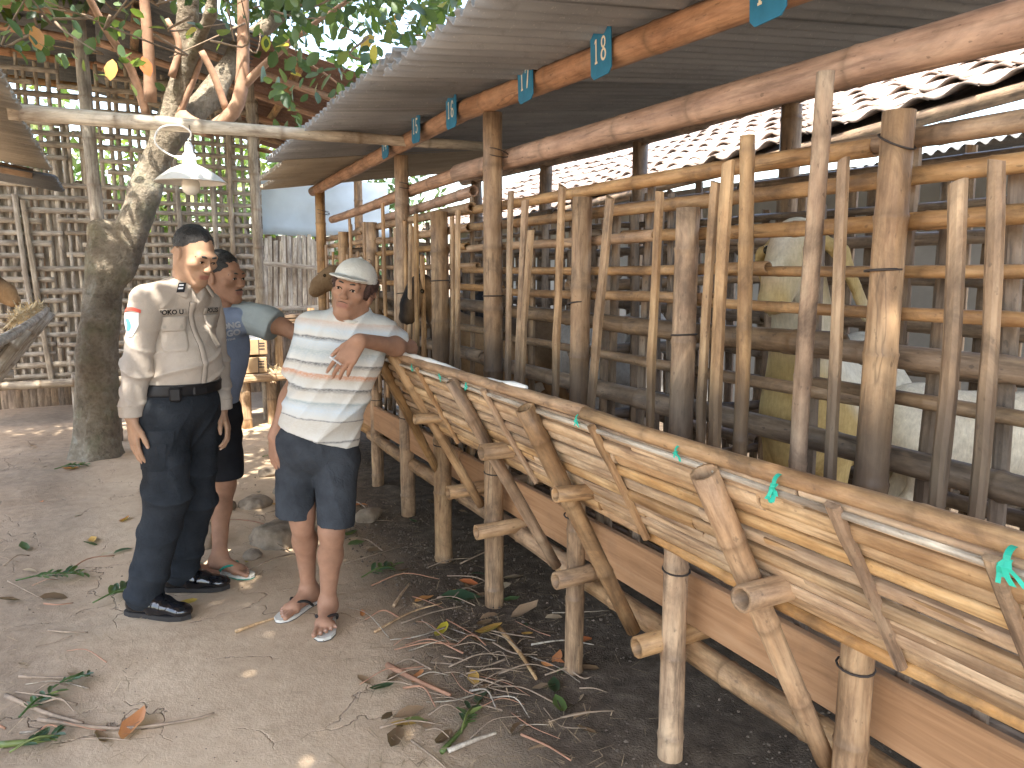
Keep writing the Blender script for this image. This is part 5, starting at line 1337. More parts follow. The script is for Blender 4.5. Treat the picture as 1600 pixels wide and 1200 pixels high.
    press(flat_patch(.022, .05, 4, 6, lambda u_, v_: (u_-.5+.5*math.sin(v_*3.1), v_-.5), M_BBLUE, 'badge_emblem'), facing(c-RT*.012, nd), 'badge_emblem', off=.007, par=slv, bv=BA)
    press(flat_patch(.09, .014, 10, 2, lambda u_, v_: (u_-.5, v_-.5+1.1*math.cos((u_-.5)*2.6)), M_RED, 'badge_arc'), facing(c+UP*.05, nd), 'badge_arc', off=.0045, par=slv, bv=BA)
    # trousers, belt
    T_ = Field((-.45, 2.95, .0), (.85, 4.1, 1.15), .0065)
    T_.ell(hip+UP*.0, [.175, .145, .135], Rm, 0); T_.ell(hip-f_*.04-UP*.06, [.15, .115, .11], Rm, .05)
    hem = [aR+UP*.0, aL+UP*.0]
    for h_, k_, a_ in ((hR, kR, aR), (hL, kL, aL)): T_.cone(h_-UP*.02, k_, .112, .086, .05); T_.cone(k_, a_+UP*.005, .086, .077, .05)
    def tr(x, y, z):
        p = np.stack([x, y, z], 1); o = .003*np_noise(x, y, z, 14, 21)+.0015*np_noise(x, y, z, 40, 22)
        for k_, a_ in ((kR, aR), (kL, aL)):
            q = p-np.array(k_); w = np.exp(-((q[:, 2])/.15)**2); o += -.010*w*crease(19*q[:, 2]+9*(q@np.array(fwd))+1.5*np_noise(x, y, z, 7, 23))
            q = p-np.array(a_); w = np.exp(-((q[:, 2]-.03)/.12)**2); o += -.011*w*crease(22*q[:, 2]+10*(q@np.array(RT))+1.6*np_noise(x, y, z, 7, 24))
        q = p-np.array(hip); w = np.exp(-((q[:, 2]+.12)/.11)**2); o += -.010*w*crease(16*q[:, 2]+20*(q@np.array(r))+1.2*np_noise(x, y, z, 6, 25))
        return o
    T_.warp(tr); T_.plane_cut(hip+UP*.085, UP)
    T_.cone(hL*.5+hR*.5-UP*.14, kR*.5+kL*.5-UP*.1, .003, .012, .01, 'sub', flat=(f_, 9))
    tm = T_.mesh('trousers', C_TROU, 1); to = obj('trousers', tm, root); B2 = bvh_of(tm)
    def press2(me, M, name, off): o = obj(name, me, to, M); wrap_to(o, B2, -(M.to_3x3() @ Vector((0, 0, 1))), off); return o
    nd = nrm(r+f_*.35); c = hR.lerp(kR, .3)+nd*.2+f_*.01
    press2(flat_patch(.13, .16, 8, 8, None, C_TROU, 'cargo_pocket'), facing(c-UP*.05, nd, UP), 'cargo_pocket', .006)
    nd2 = nrm(r*.6+f_*.8); press2(flat_patch(.1, .055, 8, 4, lambda u_, v_: ((u_-.5)*(1 if v_ > .4 else .8+.2*v_/.4), v_-.5), C_TROU, 'pocket_flap'), facing(hR.lerp(kR, .26)+nd2*.2, nd2, UP), 'pocket_flap', .011)
    press2(flat_patch(.008, .025, 1, 2, None, M_METAL, 'zip_pull'), facing(c+UP*.0+f_*.03, nd, UP), 'zip_pull', .01)
    Bf = Field((-.45, 3.0, .8), (.85, 4.1, 1.2), .006); Bf.ell(hip+UP*.0, [.183, .153, .145], Rm, 0); Bf.ell(belly+f_*.02, [.17, .155, .15], Rm, .05); Bf.ell(hip+UP*.06, [.178, .148, .13], Rm, .04); Bf.plane_cut(hip+UP*.098, UP); Bf.plane_cut(hip+UP*.048, -UP)
    be = obj('belt', Bf.mesh('belt', C_BELT, 0), root)
    obj('buckle', box_mesh(.065, .02, .05, C_BELT, .006), be, facing(hip+UP*.073+f_*.165, f_) @ Matrix.Rotation(math.pi/2, 4, 'X'))
    obj('pouch', box_mesh(.05, .03, .06, C_BELT, .008), be, facing(hip+UP*.06+r*.1+f_*.145, nrm(f_+r*.7)) @ Matrix.Rotation(math.pi/2, 4, 'X'))
    # shoes
    for A_, dd, nm in ((aR, RT*.97-FH*.22, 'R'), (aL, RT*.99+FH*.02, 'L')):
        d = nrm(Vector((dd.x, dd.y, 0))); rr_ = d.cross(UP); g = lambda f2, r2, z: Vector((A_.x, A_.y, 0))+d*f2+rr_*r2+UP*z
        X = Field(np.array(g(0, 0, 0))-.33, np.array(g(0, 0, 0))+.33, .0055)
        X.cone(g(-.02, 0, .12), g(-.03, 0, .055), .05, .046, .02); X.cone(g(-.045, 0, .052), g(.06, 0, .05), .043, .045, .03); X.cone(g(.0, 0, .085), g(.1, 0, .05), .042, .04, .04); X.cone(g(.06, 0, .043), g(.165, 0, .037), .045, .036, .03, flat=(UP, .9)); X.ell(g(.185, 0, .036), [.045, .04, .028], None, .03)
        X.plane_cut(g(0, 0, .022), -UP); X.plane_cut(g(0, 0, .15), UP)
        X.warp(lambda x, y, z: .0018*np.sin(90*((x-A_.x)*d.x+(y-A_.y)*d.y)+3*np_noise(x, y, z, 18, 5))*(np.abs((x-A_.x)*d.x+(y-A_.y)*d.y-.06) < .055))
        so = obj('shoe', X.mesh('shoe', C_SHOE, 1), root)
        prof = [(-.095, 0), (-.085, .035), (-.05, .047), (.02, .044), (.09, .05), (.15, .05), (.2, .034), (.228, 0)]; prof = prof+[(x, -y) for x, y in reversed(prof[1:-1])]
        n = len(prof); vs = [g(x, y, .003) for x, y in prof]+[g(x, y, .024) for x, y in prof]; fs = [tuple(reversed(range(n))), tuple(n+i for i in range(n))]+[(i, (i+1) % n, n+(i+1) % n, n+i) for i in range(n)]
        obj('sole', mesh_of('sole', vs, fs, C_SOLE), so)
        for k in range(4): 
            z = .105-.012*k; obj('lace', tube_mesh([g(.045+.02*k, -.02, z-.006), g(.052+.02*k, 0, z), g(.045+.02*k, .02, z-.006)], .003, 6, C_BELT), so)
officer()

# ---------------------------------------------------------------- the man in the blue T-shirt
def man_blue():
    a = math.radians(28); fwd = RT*math.cos(a)-FH*math.sin(a); f_, r, u, Rm = frame_from(fwd)
    root = empty('person', on_z(345, 872), 'person in blue T-shirt and dark shorts standing behind the uniformed man', 'person', 'men standing in the yard')
    D = 3.9
    hip = on_d(325, 640, D); chest = on_d(340, 540, D); belly = on_d(333, 595, D); neckb = on_d(345, 482, D)
    sL = on_d(397, 500, D+.0); sR = on_d(302, 505, D-.1); eL = on_d(440, 510, D-.02); wL = on_d(500, 540, D-.12); eR = on_d(292, 590, D-.1); wR = on_d(298, 660, D-.12)
    hL = on_d(342, 650, D+.05); hR = on_d(312, 655, D-.05); kL = on_d(350, 752, D-.02); kR = on_d(305, 755, D-.02); aL = on_z(343, 868, .09); aR = on_z(283, 872, .09)
    hd = Head(on_d(350, 434, D-.03), RT*.93-FH*.36-UP*.06, UP, 1.03); hd.look = 0
    F = Field((-.1, 3.2, -.02), (1.35, 4.6, 1.7), .0056)
    hd.build(F, neckb, .056, 1.0); F.cone(neckb, chest, .055, .08, .05)
    F.ell(chest, [.14, .09, .17], Rm, .05); F.ell(hip, [.13, .09, .12], Rm, .05); F.cone(sR, sL, .05, .05, .05); F.cone(chest, hip, .1, .11, .06)
    F.cone(sL, eL, .05, .043, .02); F.cone(eL, wL, .043, .03, .02); F.cone(sR, eR, .045, .04, .02); F.cone(eR, wR, .038, .029, .02)
    for h_, k_, a_ in ((hR, kR, aR), (hL, kL, aL)):
        F.cone(h_, k_, .085, .055, .04); F.ell(k_+f_*.012, [.05, .05, .06], None, .03); F.cone(k_-UP*.05, k_.lerp(a_, .38)-f_*.012, .05, .05, .03); F.cone(k_.lerp(a_, .36)-f_*.012, a_, .05, .033, .03)
    hand(F, wL, RT*1.0-FH*.1-UP*.2, -UP-FH*.1, -FH, (.3, .3, .3), 1.0, .1)
    hand(F, wR, -UP+f_*.1, -r, f_, (.3, .4, .3), 1.0)
    fd = RT*.93-FH*.36
    foot(F, aL, fd, 1.0, .018, 1); foot(F, aR, fd, 1.0, .018, -1)
    finish_body(F, SK_C, root, hd)
    hd.eyes(root); hd.brows(root, H_BLK, .003); hd.moustache(root, H_BLK, .026, .0038)
    hd.hair(.0046, H_BLK, root, [((0, -.02, -.0), (0, .45, -1))], .006, .010, .014, (120, .0035))
    S = Field((-.1, 3.3, .7), (1.2, 4.6, 1.6), .0066)
    S.ell(chest, [.185, .118, .2], Rm, 0); S.ell(belly, [.165, .12, .16], Rm, .07); S.ell(hip+UP*.0, [.16, .12, .14], Rm, .06); S.cone(sR, sL, .068, .07, .05); S.cone(neckb-UP*.02, neckb+UP*.015, .075, .062, .03)
    S.ell(neckb+UP*.07+f_*.03, [.062, .06, .065], Rm, .006, 'sub')
    S.cone(sR, sR.lerp(eR, .75), .07, .075, .03)
    wr = lambda x, y, z: .0045*np_noise(x, y, z*.5, 20, 31)+.005*np.sin(30*(x*.6-z*.75)+3*np_noise(x, y, z, 6, 33))*np.exp(-((z-1.0)/.16)**2)
    S.warp(wr); S.plane_cut(hip-UP*.045, -UP); sm = S.mesh('shirt', C_BLUE, 1); sh = obj('shirt', sm, root); B = bvh_of(sm)
    L_ = Field((.2, 3.3, .9), (1.3, 4.6, 1.6), .006); L_.cone(sL-RT*.02, sL.lerp(eL, .5), .078, .084, 0); L_.cone(sL.lerp(eL, .5), eL-RT*.035, .084, .082, .03); L_.cone(neckb+RT*.035, sL, .05, .066, .04); L_.plane_cut(eL-RT*.035-UP*.0, (eL-sL).normalized()-UP*.25); L_.plane_cut(chest+RT*.135-UP*.08, -RT-UP*.9, .01)
    L_.warp(lambda x, y, z: .005*np_noise(x, y, z, 24, 35)+.004*np.sin(60*(x*.5+z)+2*np_noise(x, y, z, 9, 36)))
    obj('sleeve', L_.mesh('sleeve', C_GREYSL, 1), root)
    nd = nrm(-FH*.85+RT*.4)
    M0 = facing(on_d(354, 520, D-.2), nd, UP+RT*.12)
    for txt, sz, px, py in (('DONG', .039, 359, 512), ('ONGO', .043, 357, 525), ('GREATTEAM', .015, 358, 535)):
        o, me = text_obj(txt, sz, M_WHT, sh, facing(on_d(px, py, D-.2), nd, UP-RT*.13),   .002 if sz > .03 else .0005); wrap_to(o, B, -nd, .004)
    P_ = Field((-.1, 3.3, .4), (1.1, 4.6, 1.1), .0066); P_.ell(hip, [.165, .13, .14], Rm, 0)
    for h_, k_ in ((hR, kR), (hL, kL)): P_.cone(h_, k_+UP*.02, .115, .098, .05)
    P_.warp(lambda x, y, z: .005*np_noise(x, y, z, 20, 41)+.004*np.sin(70*z+20*x+2*np_noise(x, y, z, 9, 42))*np.exp(-((z-.7)/.12)**2))
    P_.plane_cut(kL+UP*.02, -UP); so = obj('shorts', P_.mesh('shorts', C_NAVY, 1), root)
    sandal(aL, fd, 1.0, 1, root, M_FLIPG); sandal(aR, fd, 1.0, -1, root, M_FLIPG)
man_blue()

# ---------------------------------------------------------------- the man in the cap
def m_stripes(p0, p1):
    k = NT('tshirt_striped'); p0 = Vector(p0); p1 = Vector(p1); ax = (p1-p0); L = ax.length; ax = ax/L
    tc = k.n('TexCoord'); sub = k.n('VectorMath', operation='SUBTRACT'); k.l(tc.outputs['Object'], sub.inputs[0]); sub.inputs[1].default_value = p0
    dot = k.n('VectorMath', operation='DOT_PRODUCT'); k.l(sub.outputs[0], dot.inputs[0]); dot.inputs[1].default_value = ax/L
    v = k.coord(); mp = k.coord((1, 1, 3)); n1 = k.noise(v, 5, 3, .5); n2 = k.noise(mp, 26, 4, .6); n3 = k.noise(mp, 90, 3, .6)
    t = k.math('ADD', dot.outputs['Value'], k.math('ADD', k.math('MULTIPLY', k.math('SUBTRACT', n1, .5), .05), k.math('MULTIPLY', k.math('SUBTRACT', n2, .5), .022)))
    W = (.62, .605, .56); G = (.47, .505, .51); Be = (.55, .51, .445); D = (.13, .13, .135); O = (.56, .3, .19); Bl = (.54, .6, .64)
    st = [(0, W), (.018, D), (.026, W), (.1, Be), (.168, Be), (.174, D), (.184, W), (.25, Bl), (.29, G), (.305, (.33, .39, .4)), (.32, W), (.38, Be), (.412, D), (.422, W), (.475, Be), (.508, O), (.522, O), (.53, W), (.57, Be), (.602, D), (.612, W), (.66, G), (.695, (.38, .43, .44)), (.71, G), (.77, Bl), (.802, D), (.813, W), (.87, Bl), (.93, (.6, .48, .4)), (.945, W), (1, G)]
    col = k.ramp(t, st[:32])
    col = k.mix(k.ramp(n3, [(.45, 0), (.62, .45)]), col, W)
    nf = k.noise(v, 22, 4, .55, 1.0); k.bump(nf, .25, .012)
    return k.out(col, .85, .2)
def man_cap():
    fwd = -FH*.98+RT*.14; D = 3.22
    hip = on_d(497, 682, D); chest = on_d(537, 552, D+.02); belly = on_d(513, 620, D); neckb = on_d(550, 492, D+.03)
    up = nrm(neckb-hip); f_, r, u, Rm = frame_from(fwd, up)        # r: the man's right = picture left
    root = empty('person', on_z(492, 955), 'person in white cap and striped T-shirt leaning his arm on the trough', 'person', 'men standing in the yard')
    sR = on_d(490, 512, D+.01); sL = on_d(592, 518, D+.06); eR = on_d(459, 612, D+.05); wR = on_d(428, 682, D-.02)
    eL = on_d(637, 545, 3.37); wL = on_d(562, 531, 2.985)
    hR = on_d(468, 690, D+.02); hL = on_d(527, 695, D-.0); kR = on_d(472, 806, D-.03); kL = on_d(518, 828, D-.09); aR = on_z(482, 918, .085); aL = on_z(512, 940, .085)
    hd = Head(on_d(551, 455, D+.01), -FH*.98-RT*.10+UP*.10, UP+RT*.24, 1.0); hd.look = .1
    F = Field((.25, 2.55, -.02), (1.45, 3.85, 1.68), .005)
    hd.build(F, neckb, .054, .94)
    F.ell(chest, [.14, .09, .18], Rm, .05); F.ell(hip, [.13, .09, .12], Rm, .05); F.cone(sR, sL, .048, .048, .05); F.cone(chest, hip, .1, .11, .06); F.cone(neckb, chest, .055, .08, .05)
    F.cone(sR, eR, .047, .041, .025); F.cone(eR, wR, .042, .027, .02); F.ell(eR.lerp(wR, .25), [.042, .042, .06], None, .03)
    F.cone(sL, eL, .047, .04, .025); F.cone(eL, wL, .041, .026, .02); F.ell(eL.lerp(wL, .3), [.042, .042, .04], None, .03)
    for h_, k_, a_ in ((hR, kR, aR), (hL, kL, aL)):
        F.cone(h_, k_, .08, .054, .04); F.ell(k_+f_*.015, [.046, .046, .058], None, .03); F.cone(k_-UP*.06, k_.lerp(a_, .36)-f_*.014, .047, .05, .03); F.cone(k_.lerp(a_, .34)-f_*.014, a_, .05, .03, .03)
    hand(F, wR, -UP-RT*.02+f_*.12, RT*.6+FH*.6, f_*.8+RT*.3, (.28, .45, .4), 1.0, .06, (.75, .5, .3))
    # resting hand: falls from the wrist, back of the hand to the camera, cigarette between the fingers
    hand(F, wL, -RT*.55-UP*.78-FH*.12, FH*.9-UP*.2, -RT*.75+UP*.6, (.22, .28, .25), 1.05, .05, (.75, .42, .3), per=[(.0, .3, .3), (.25, .3, .25), (.28, .32, .25), (.32, .36, .3)])
    fR = nrm(-FH*.86-RT*.42); fL = nrm(-FH*.97+RT*.12)
    foot(F, aR, fR, 1.0, .018, -1); foot(F, aL, fL, 1.0, .018, 1)
    finish_body(F, SK_B, root, hd)
    hd.eyes(root); hd.brows(root, H_BLK, .003); hd.moustache(root, H_BRN, .024, .0014)
    hd.hair(.0045, H_BRN, root, [((0, .045, 0), (0, 1, .3)), ((0, -.03, -.05), (0, .1, -1))], .012, .0, .004, (75, .007), side=.006, strand=.018)
    # cap
    Cf = Field(np.array(hd.C)-.17, np.array(hd.C)+.19, .0045); s_ = hd.s
    Cf.ell(hd(0, -.008, .052), [.088, .108, .088], hd.R, 0); Cf.plane_cut(hd(0, 0, .046), -hd.u-hd.f*.12, .004); Cf.ell(hd(0, -.008, .04), [.08, .1, .08], hd.R, .004, 'sub')
    bv = nrm(hd.f*1.0+hd.r*.04-hd.u*.10)
    Cf.ell(hd(.003, .085, .050), [.08, .072, .0075], [[x, y, z] for x, y, z in zip(nrm(bv.cross(hd.u)), bv, nrm(hd.u-bv*bv.dot(hd.u)))], .008)
    Cf.ell(hd(0, .0, .03), [.074, .094, .075], hd.R, .004, 'sub'); Cf.ell(hd(0, -.008, .142), [.009, .009, .006], hd.R, .003)
    Cf.warp(lambda x, y, z: .0018*np_noise(x, y, z, 40, 51)+.0012*np_noise(x, y, z, 90, 52))
    cp = obj('cap', Cf.mesh('cap', C_CAP, 1), root)
    # T-shirt
    S = Field((.25, 2.8, .68), (1.4, 3.9, 1.5), .006)
    S.ell(chest, [.178, .115, .2], Rm, 0); S.ell(belly, [.16, .118, .16], Rm, .07); S.ell(hip+u*.02, [.178, .14, .16], Rm, .06); S.cone(sR, sL, .064, .064, .05); S.cone(neckb-u*.02, neckb+u*.012, .08, .068, .03)
    S.ell(neckb+u*.065+f_*.035, [.074, .075, .07], Rm, .006, 'sub')
    q = sR.lerp(eR, .72); S.cone(sR, q, .07, .078, .03); S.F = S.F
    S.ell(q+(q-sR).normalized()*.085, [.1, .1, .085], [[a_, b_, c_] for a_, b_, c_ in zip(nrm((q-sR).cross(FH)), nrm(FH-(q-sR).normalized()*FH.dot((q-sR).normalized())), (q-sR).normalized())], .006, 'sub')
    q2 = sL.lerp(eL, .62); S.cone(sL, q2, .068, .066, .03); S.ell(q2+(q2-sL).normalized()*.075, [.075]*3, None, .006, 'sub')
    def wr(x, y, z):
        p = np.stack([x, y, z], 1)-np.array(hip); a1 = p@np.array(u); b1 = p@np.array(r)
        o = .003*np_noise(x, y, z, 22, 61)
        # long diagonal drag folds from the raised arm to the far hip
        cr = lambda ph: (1-np.abs(np.sin(ph)))**2.5
        o += -.019*cr(15*(a1*.6+b1*.8)+1.0*np_noise(x, y, z, 4, 62))*np.exp(-((a1-.16)/.2)**2)+.004
        o += -.010*cr(27*(a1*.3+b1*.95)+1.6*np_noise(x, y, z, 7, 63))
        return o
    S.warp(wr); S.plane_cut(hip+u*.005, -u+r*.03); sm = S.mesh('tshirt', m_stripes(hip+u*.0, hip+nrm(UP*.6+u*.4)*(neckb-hip).length), 1); sh = obj('tshirt', sm, root)
    ring = []
    for i in range(25):
        a_ = 2*math.pi*i/24; ring.append(neckb+u*.006+f_*.028+r*.07*math.cos(a_)+f_*.064*math.sin(a_)-u*.028*math.sin(a_))
    obj('neckband', tube_mesh(ring, .0075, 7, m_cloth('neckband', (.58, .56, .51))), root)
    # shorts
    P_ = Field((.25, 2.7, .3), (1.3, 3.9, 1.0), .006); P_.ell(hip-u*.01, [.152, .112, .12], Rm, 0); P_.ell(hip-u*.07, [.155, .118, .1], Rm, .05)
    for h_, k_, rb in ((hR, on_d(461, 806, D-.03), .084), (hL, on_d(523, 828, D-.09), .08)): P_.cone(h_-UP*.04, k_, .092, rb, .02)
    cr = lambda ph: (1-np.abs(np.sin(ph)))**2
    P_.warp(lambda x, y, z: .0035*np_noise(x, y, z, 18, 71)-.008*cr(18*z+24*(x*RT.x+y*RT.y)+1.5*np_noise(x, y, z, 7, 72))*np.exp(-((z-.70)/.1)**2)-.005*cr(10*z+30*(x*RT.x+y*RT.y)+1.5*np_noise(x, y, z*.4, 8, 73)))
    m0 = hR*.5+hL*.5; m1 = kR*.5+kL*.5
    P_.cone(m0-UP*.10+RT*.004, m1-UP*.03, .003, .02, .01, 'sub', flat=(FH, 11))
    P_.plane_cut(hip+u*.04, u); P_.plane_cut(m1+UP*.012, -UP-RT*.1)
    po = obj('shorts', P_.mesh('shorts', C_GREY, 1), root)
    sandal(aR, fR, 1.0, -1, root, None); sandal(aL, fL, 1.0, 1, root, None)
    # cigarette between index and middle finger
    c0 = on_d(533, 570, 2.93); c1 = on_d(515, 557, 2.915)
    tag(obj('cigarette', tube_mesh([c0, c0.lerp(c1, .8), c1], [.004, .004, .0038], 8, M_WHT)), 'thin white cigarette held between the fingers of the man in the cap', 'cigarette')
man_cap()
# ================================================================ goats
def m_goat(name, a, b, c=None):
    """two coat colours; attribute 'pat' 0..1 blends them"""
    k = NT(name); v = k.coord(); n = k.noise(v, 30, 5, .65); f = k.noise(k.coord((1, 1, .25)), 140, 3, .6)
    col = k.mix(k.attr('pat').outputs['Fac'], a, b)
    col = k.mix(.6, col, k.ramp(n, [(.3, (.68, .66, .62)), (.65, (1.05, 1.05, 1.05))]), 'MULTIPLY'); col = k.mix(.45, col, k.ramp(f, [(.3, (.7, .7, .7)), (.7, (1.15, 1.15, 1.15))]), 'MULTIPLY')
    k.bump(f, .5, .006); return k.out(col, .85, .2)
M_HOOF = m_simple('hoof', (.1, .085, .06), .6); M_HORN = m_simple('horn', (.16, .13, .1), .6, .3, 30); M_GEYE = m_simple('goat_eye', (.02, .015, .008), .1)
def goat(pos, heading, label, mat, patfn, s=1.0, z0=.445, neck=(.16, .40), headdir=None, horns=True, h=.011, ear=.22, leg_spread=.0):
    P = Vector((pos[0], pos[1], z0)); f_, r, u, Rm = frame_from(Vector((heading[0], heading[1], 0))); L = lambda x, y, z: P+(f_*x+r*y+u*z)*s
    root = empty('goat', P, label, 'goat', 'goats in the pens')
    nb = L(.36, 0, .72); hc = L(.36+neck[0], 0, .72+neck[1]); hdv = nrm(headdir) if headdir else nrm(f_*.75-u*.55)
    hf, hr, hu, Hm = frame_from(hdv, u); HL = lambda x, y, z: hc+(hf*x+hr*y+hu*z)*s
    pts = [L(-.65, -.45, -.02), L(.95, .45, 1.35), L(-.65, .45, 0), L(.95, -.45, 1.35), HL(.35, 0, -.35), HL(-.1, .2, .2)]
    lo = np.min([np.array(p) for p in pts], 0)-.12; hi = np.max([np.array(p) for p in pts], 0)+.12
    F = Field(lo, hi, h)
    F.ell(L(-.02, 0, .62), [.16*s, .40*s, .19*s], Rm, .0); F.ell(L(.26, 0, .62), [.13*s, .18*s, .21*s], Rm, .08); F.ell(L(-.3, 0, .66), [.135*s, .18*s, .18*s], Rm, .08); F.ell(L(0, 0, .54), [.155*s, .28*s, .17*s], Rm, .06)
    F.cone(L(.30, 0, .66), hc-hf*.03*s, .125*s, .062*s, .06); F.cone(L(.34, 0, .58), L(.40, 0, .5), .1*s, .06*s, .06)
    for e in (-1, 1):
        ls = leg_spread*e
        F.cone(L(.27+ls, e*.085, .56), L(.28+ls, e*.085, .31), .062*s, .04*s, .05); F.cone(L(.28+ls, e*.085, .31), L(.275+ls, e*.08, .06), .036*s, .025*s, .03); F.ell(L(.283+ls, e*.085, .31), [.04*s]*3, None, .02); F.cone(L(.275+ls, e*.08, .06), L(.29+ls, e*.08, .0), .026*s, .032*s, .015)
        F.cone(L(-.33-ls, e*.09, .6), L(-.27-ls, e*.1, .40), .1*s, .06*s, .06); F.cone(L(-.27-ls, e*.1, .40), L(-.39-ls, e*.09, .25), .052*s, .034*s, .03); F.cone(L(-.39-ls, e*.09, .25), L(-.37-ls, e*.085, .05), .031*s, .025*s, .025); F.cone(L(-.37-ls, e*.085, .05), L(-.355-ls, e*.085, .0), .026*s, .032*s, .015)
        # long hanging ear
        a = HL(-.035, e*.062, .02); b = HL(-.02, e*.125, -.05); c = HL(.0, e*.15, -ear)
        F.cone(a, b, .02*s, .03*s, .015, flat=(hr, .45)); F.cone(b, c, .034*s, .028*s, .02, flat=(hr, .38))
    F.cone(L(-.46, 0, .72), L(-.56, 0, .66), .035*s, .03*s, .04); F.cone(L(-.56, 0, .66), L(-.60, 0, .56), .03*s, .012*s, .02)
    F.ell(HL(0, 0, .0), [.062*s, .09*s, .075*s], Hm, .03); F.cone(HL(.04, 0, .0), HL(.17, 0, -.03), .064*s, .043*s, .03); F.ell(HL(.10, 0, .022), [.042*s, .07*s, .035*s], Hm, .03); F.cone(HL(.02, 0, -.05), HL(.165, 0, -.055), .042*s, .03*s, .03); F.ell(HL(.19, 0, -.035), [.036*s, .028*s, .034*s], Hm, .02)
    F.cone(HL(.205, -.02, -.05), HL(.205, .02, -.05), .003, .003, .003, 'sub')
    F.warp(lambda x, y, z: .004*np_noise(x, y, z, 30, 81))
    me = F.mesh('body', mat, 1); V = F.V; q = (V-np.array(P))/s; q = np.stack([q@np.array(f_), q@np.array(r), q@np.array(u)], 1); w = (V-np.array(hc))/s; w = np.stack([w@np.array(hf), w@np.array(hr), w@np.array(hu)], 1)
    set_attr(me, 'pat', np.clip(patfn(q, w)+.12*np_noise(V[:, 0], V[:, 1], V[:, 2], 25, 3), 0, 1)); obj('body', me, root)
    for e in (-1, 1):
        bm = bmesh.new(); bmesh.ops.create_uvsphere(bm, u_segments=10, v_segments=7, radius=.014*s); m2 = bpy.data.meshes.new('eye'); bm.to_mesh(m2); bm.free(); m2.materials.append(M_GEYE); obj('eye', m2, root, Matrix.Translation(HL(.035, e*.058, .025)))
        if horns: obj('horn', tube_mesh(smoothpath([HL(-.02, e*.03, .06), HL(-.05, e*.045, .12), HL(-.11, e*.06, .14)], 4), [.016*s-.0013*s*i for i in range(9)], 8, M_HORN), root)
        for x in (.28+leg_spread*e, -.36-leg_spread*e): obj('hoof', box_mesh(.06*s, .05*s, .05*s, M_HOOF, .012), root, facing(L(x, e*.083, .014), f_) @ Matrix.Rotation(math.pi/2, 4, 'X'))
    return root
G_CREAM = m_goat('goat_cream', (.74, .69, .56), (.5, .36, .15)); G_WHITE = m_goat('goat_white', (.72, .7, .66), (.05, .05, .055)); G_TAN = m_goat('goat_black_tan', (.018, .017, .018), (.36, .22, .11)); G_BROWN = m_goat('goat_brown', (.13, .075, .04), (.25, .165, .09))
sig = lambda x: 1/(1+np.exp(-np.clip(x, -40, 40)))
p1 = on_x(1268, 600, 1.85)
goat((2.22, 1.86), (-.9, -.4), 'cream goat with long drooping ears looking out between the rails at right', G_CREAM, lambda q, w: .6*sig((np.abs(w[:, 1])-.03)*90)*sig((.19-np.linalg.norm(w, axis=1))*40)+.8*sig((np.abs(w[:, 1])-.085)*60)*sig((.33-np.linalg.norm(w, axis=1))*30)+.9*sig((w[:, 0]-.17)*60)+.5*sig((.42-q[:, 2])*14)+.4*sig((.62-q[:, 2])*16)*sig((q[:, 0]-.12)*14), 1.0, headdir=(-.70, -.22, -.68), neck=(.13, .415), horns=False, ear=.26, h=.01)
p2 = on_x(905, 560, 2.35)
goat((2.42, p2.y+.1), (.15, -1), 'white goat standing sideways behind the middle rails', G_WHITE, lambda q, w: .55*sig((w[:, 2]*-1-.02)*30)*sig((w[:, 0]+.2)*20)*.9, .98, headdir=(.3, -.85, -.6), neck=(.2, .1))
p3 = on_x(715, 520, 2.2)
goat((2.25, p3.y), (-.2, -1), 'white and black goat in the stall behind the tall middle post', G_WHITE, lambda q, w: sig((q[:, 0]-.3)*20), .98, headdir=(-.3, -.8, -.7), neck=(.2, .15))
p4 = on_x(642, 490, 1.42)
goat((2.02, p4.y+.02), (-1, 0), 'black and tan goat poking its head over the trough beside the man in the cap', G_TAN, lambda q, w: sig((np.abs(w[:, 1])-.045)*90)*sig((w[:, 0]+.08)*40)+sig((-.0-q[:, 0])*10)*.5, .98, headdir=(-.72, -.35, -.75), neck=(.19, .26), horns=False, ear=.24)
p5 = on_x(512, 462, 1.45)
goat((2.02, p5.y), (-1, .05), 'shaggy brown goat behind the head of the man in the cap', G_BROWN, lambda q, w: sig((q[:, 2]-.75)*10)*.7, 1.0, headdir=(-.8, .3, -.5), neck=(.17, .30), horns=False)
goat((2.1, p5.y-.95), (-1, .1), 'pale brown goat half hidden by the shoulder of the man in the cap', G_BROWN, lambda q, w: .8+0*q[:, 0], .95, headdir=(-.8, -.3, -.5), neck=(.2, .12), horns=False)
goat((2.72, 1.62), (.8, -.6), 'pale goat seen from behind, its rump beside the thick right-hand post', G_CREAM, lambda q, w: sig((-.5-q[:, 0])*40), .8, neck=(.2, .0), headdir=(.8, -.5, -.6))
goat((-1.28, 6.2), (1, -.05), 'black goat with tan face at the left edge of the photo', G_TAN, lambda q, w: sig((w[:, 0]-.06)*40)*.9, 1.0, headdir=(.85, -.1, -.5), neck=(.16, .26), z0=.45)
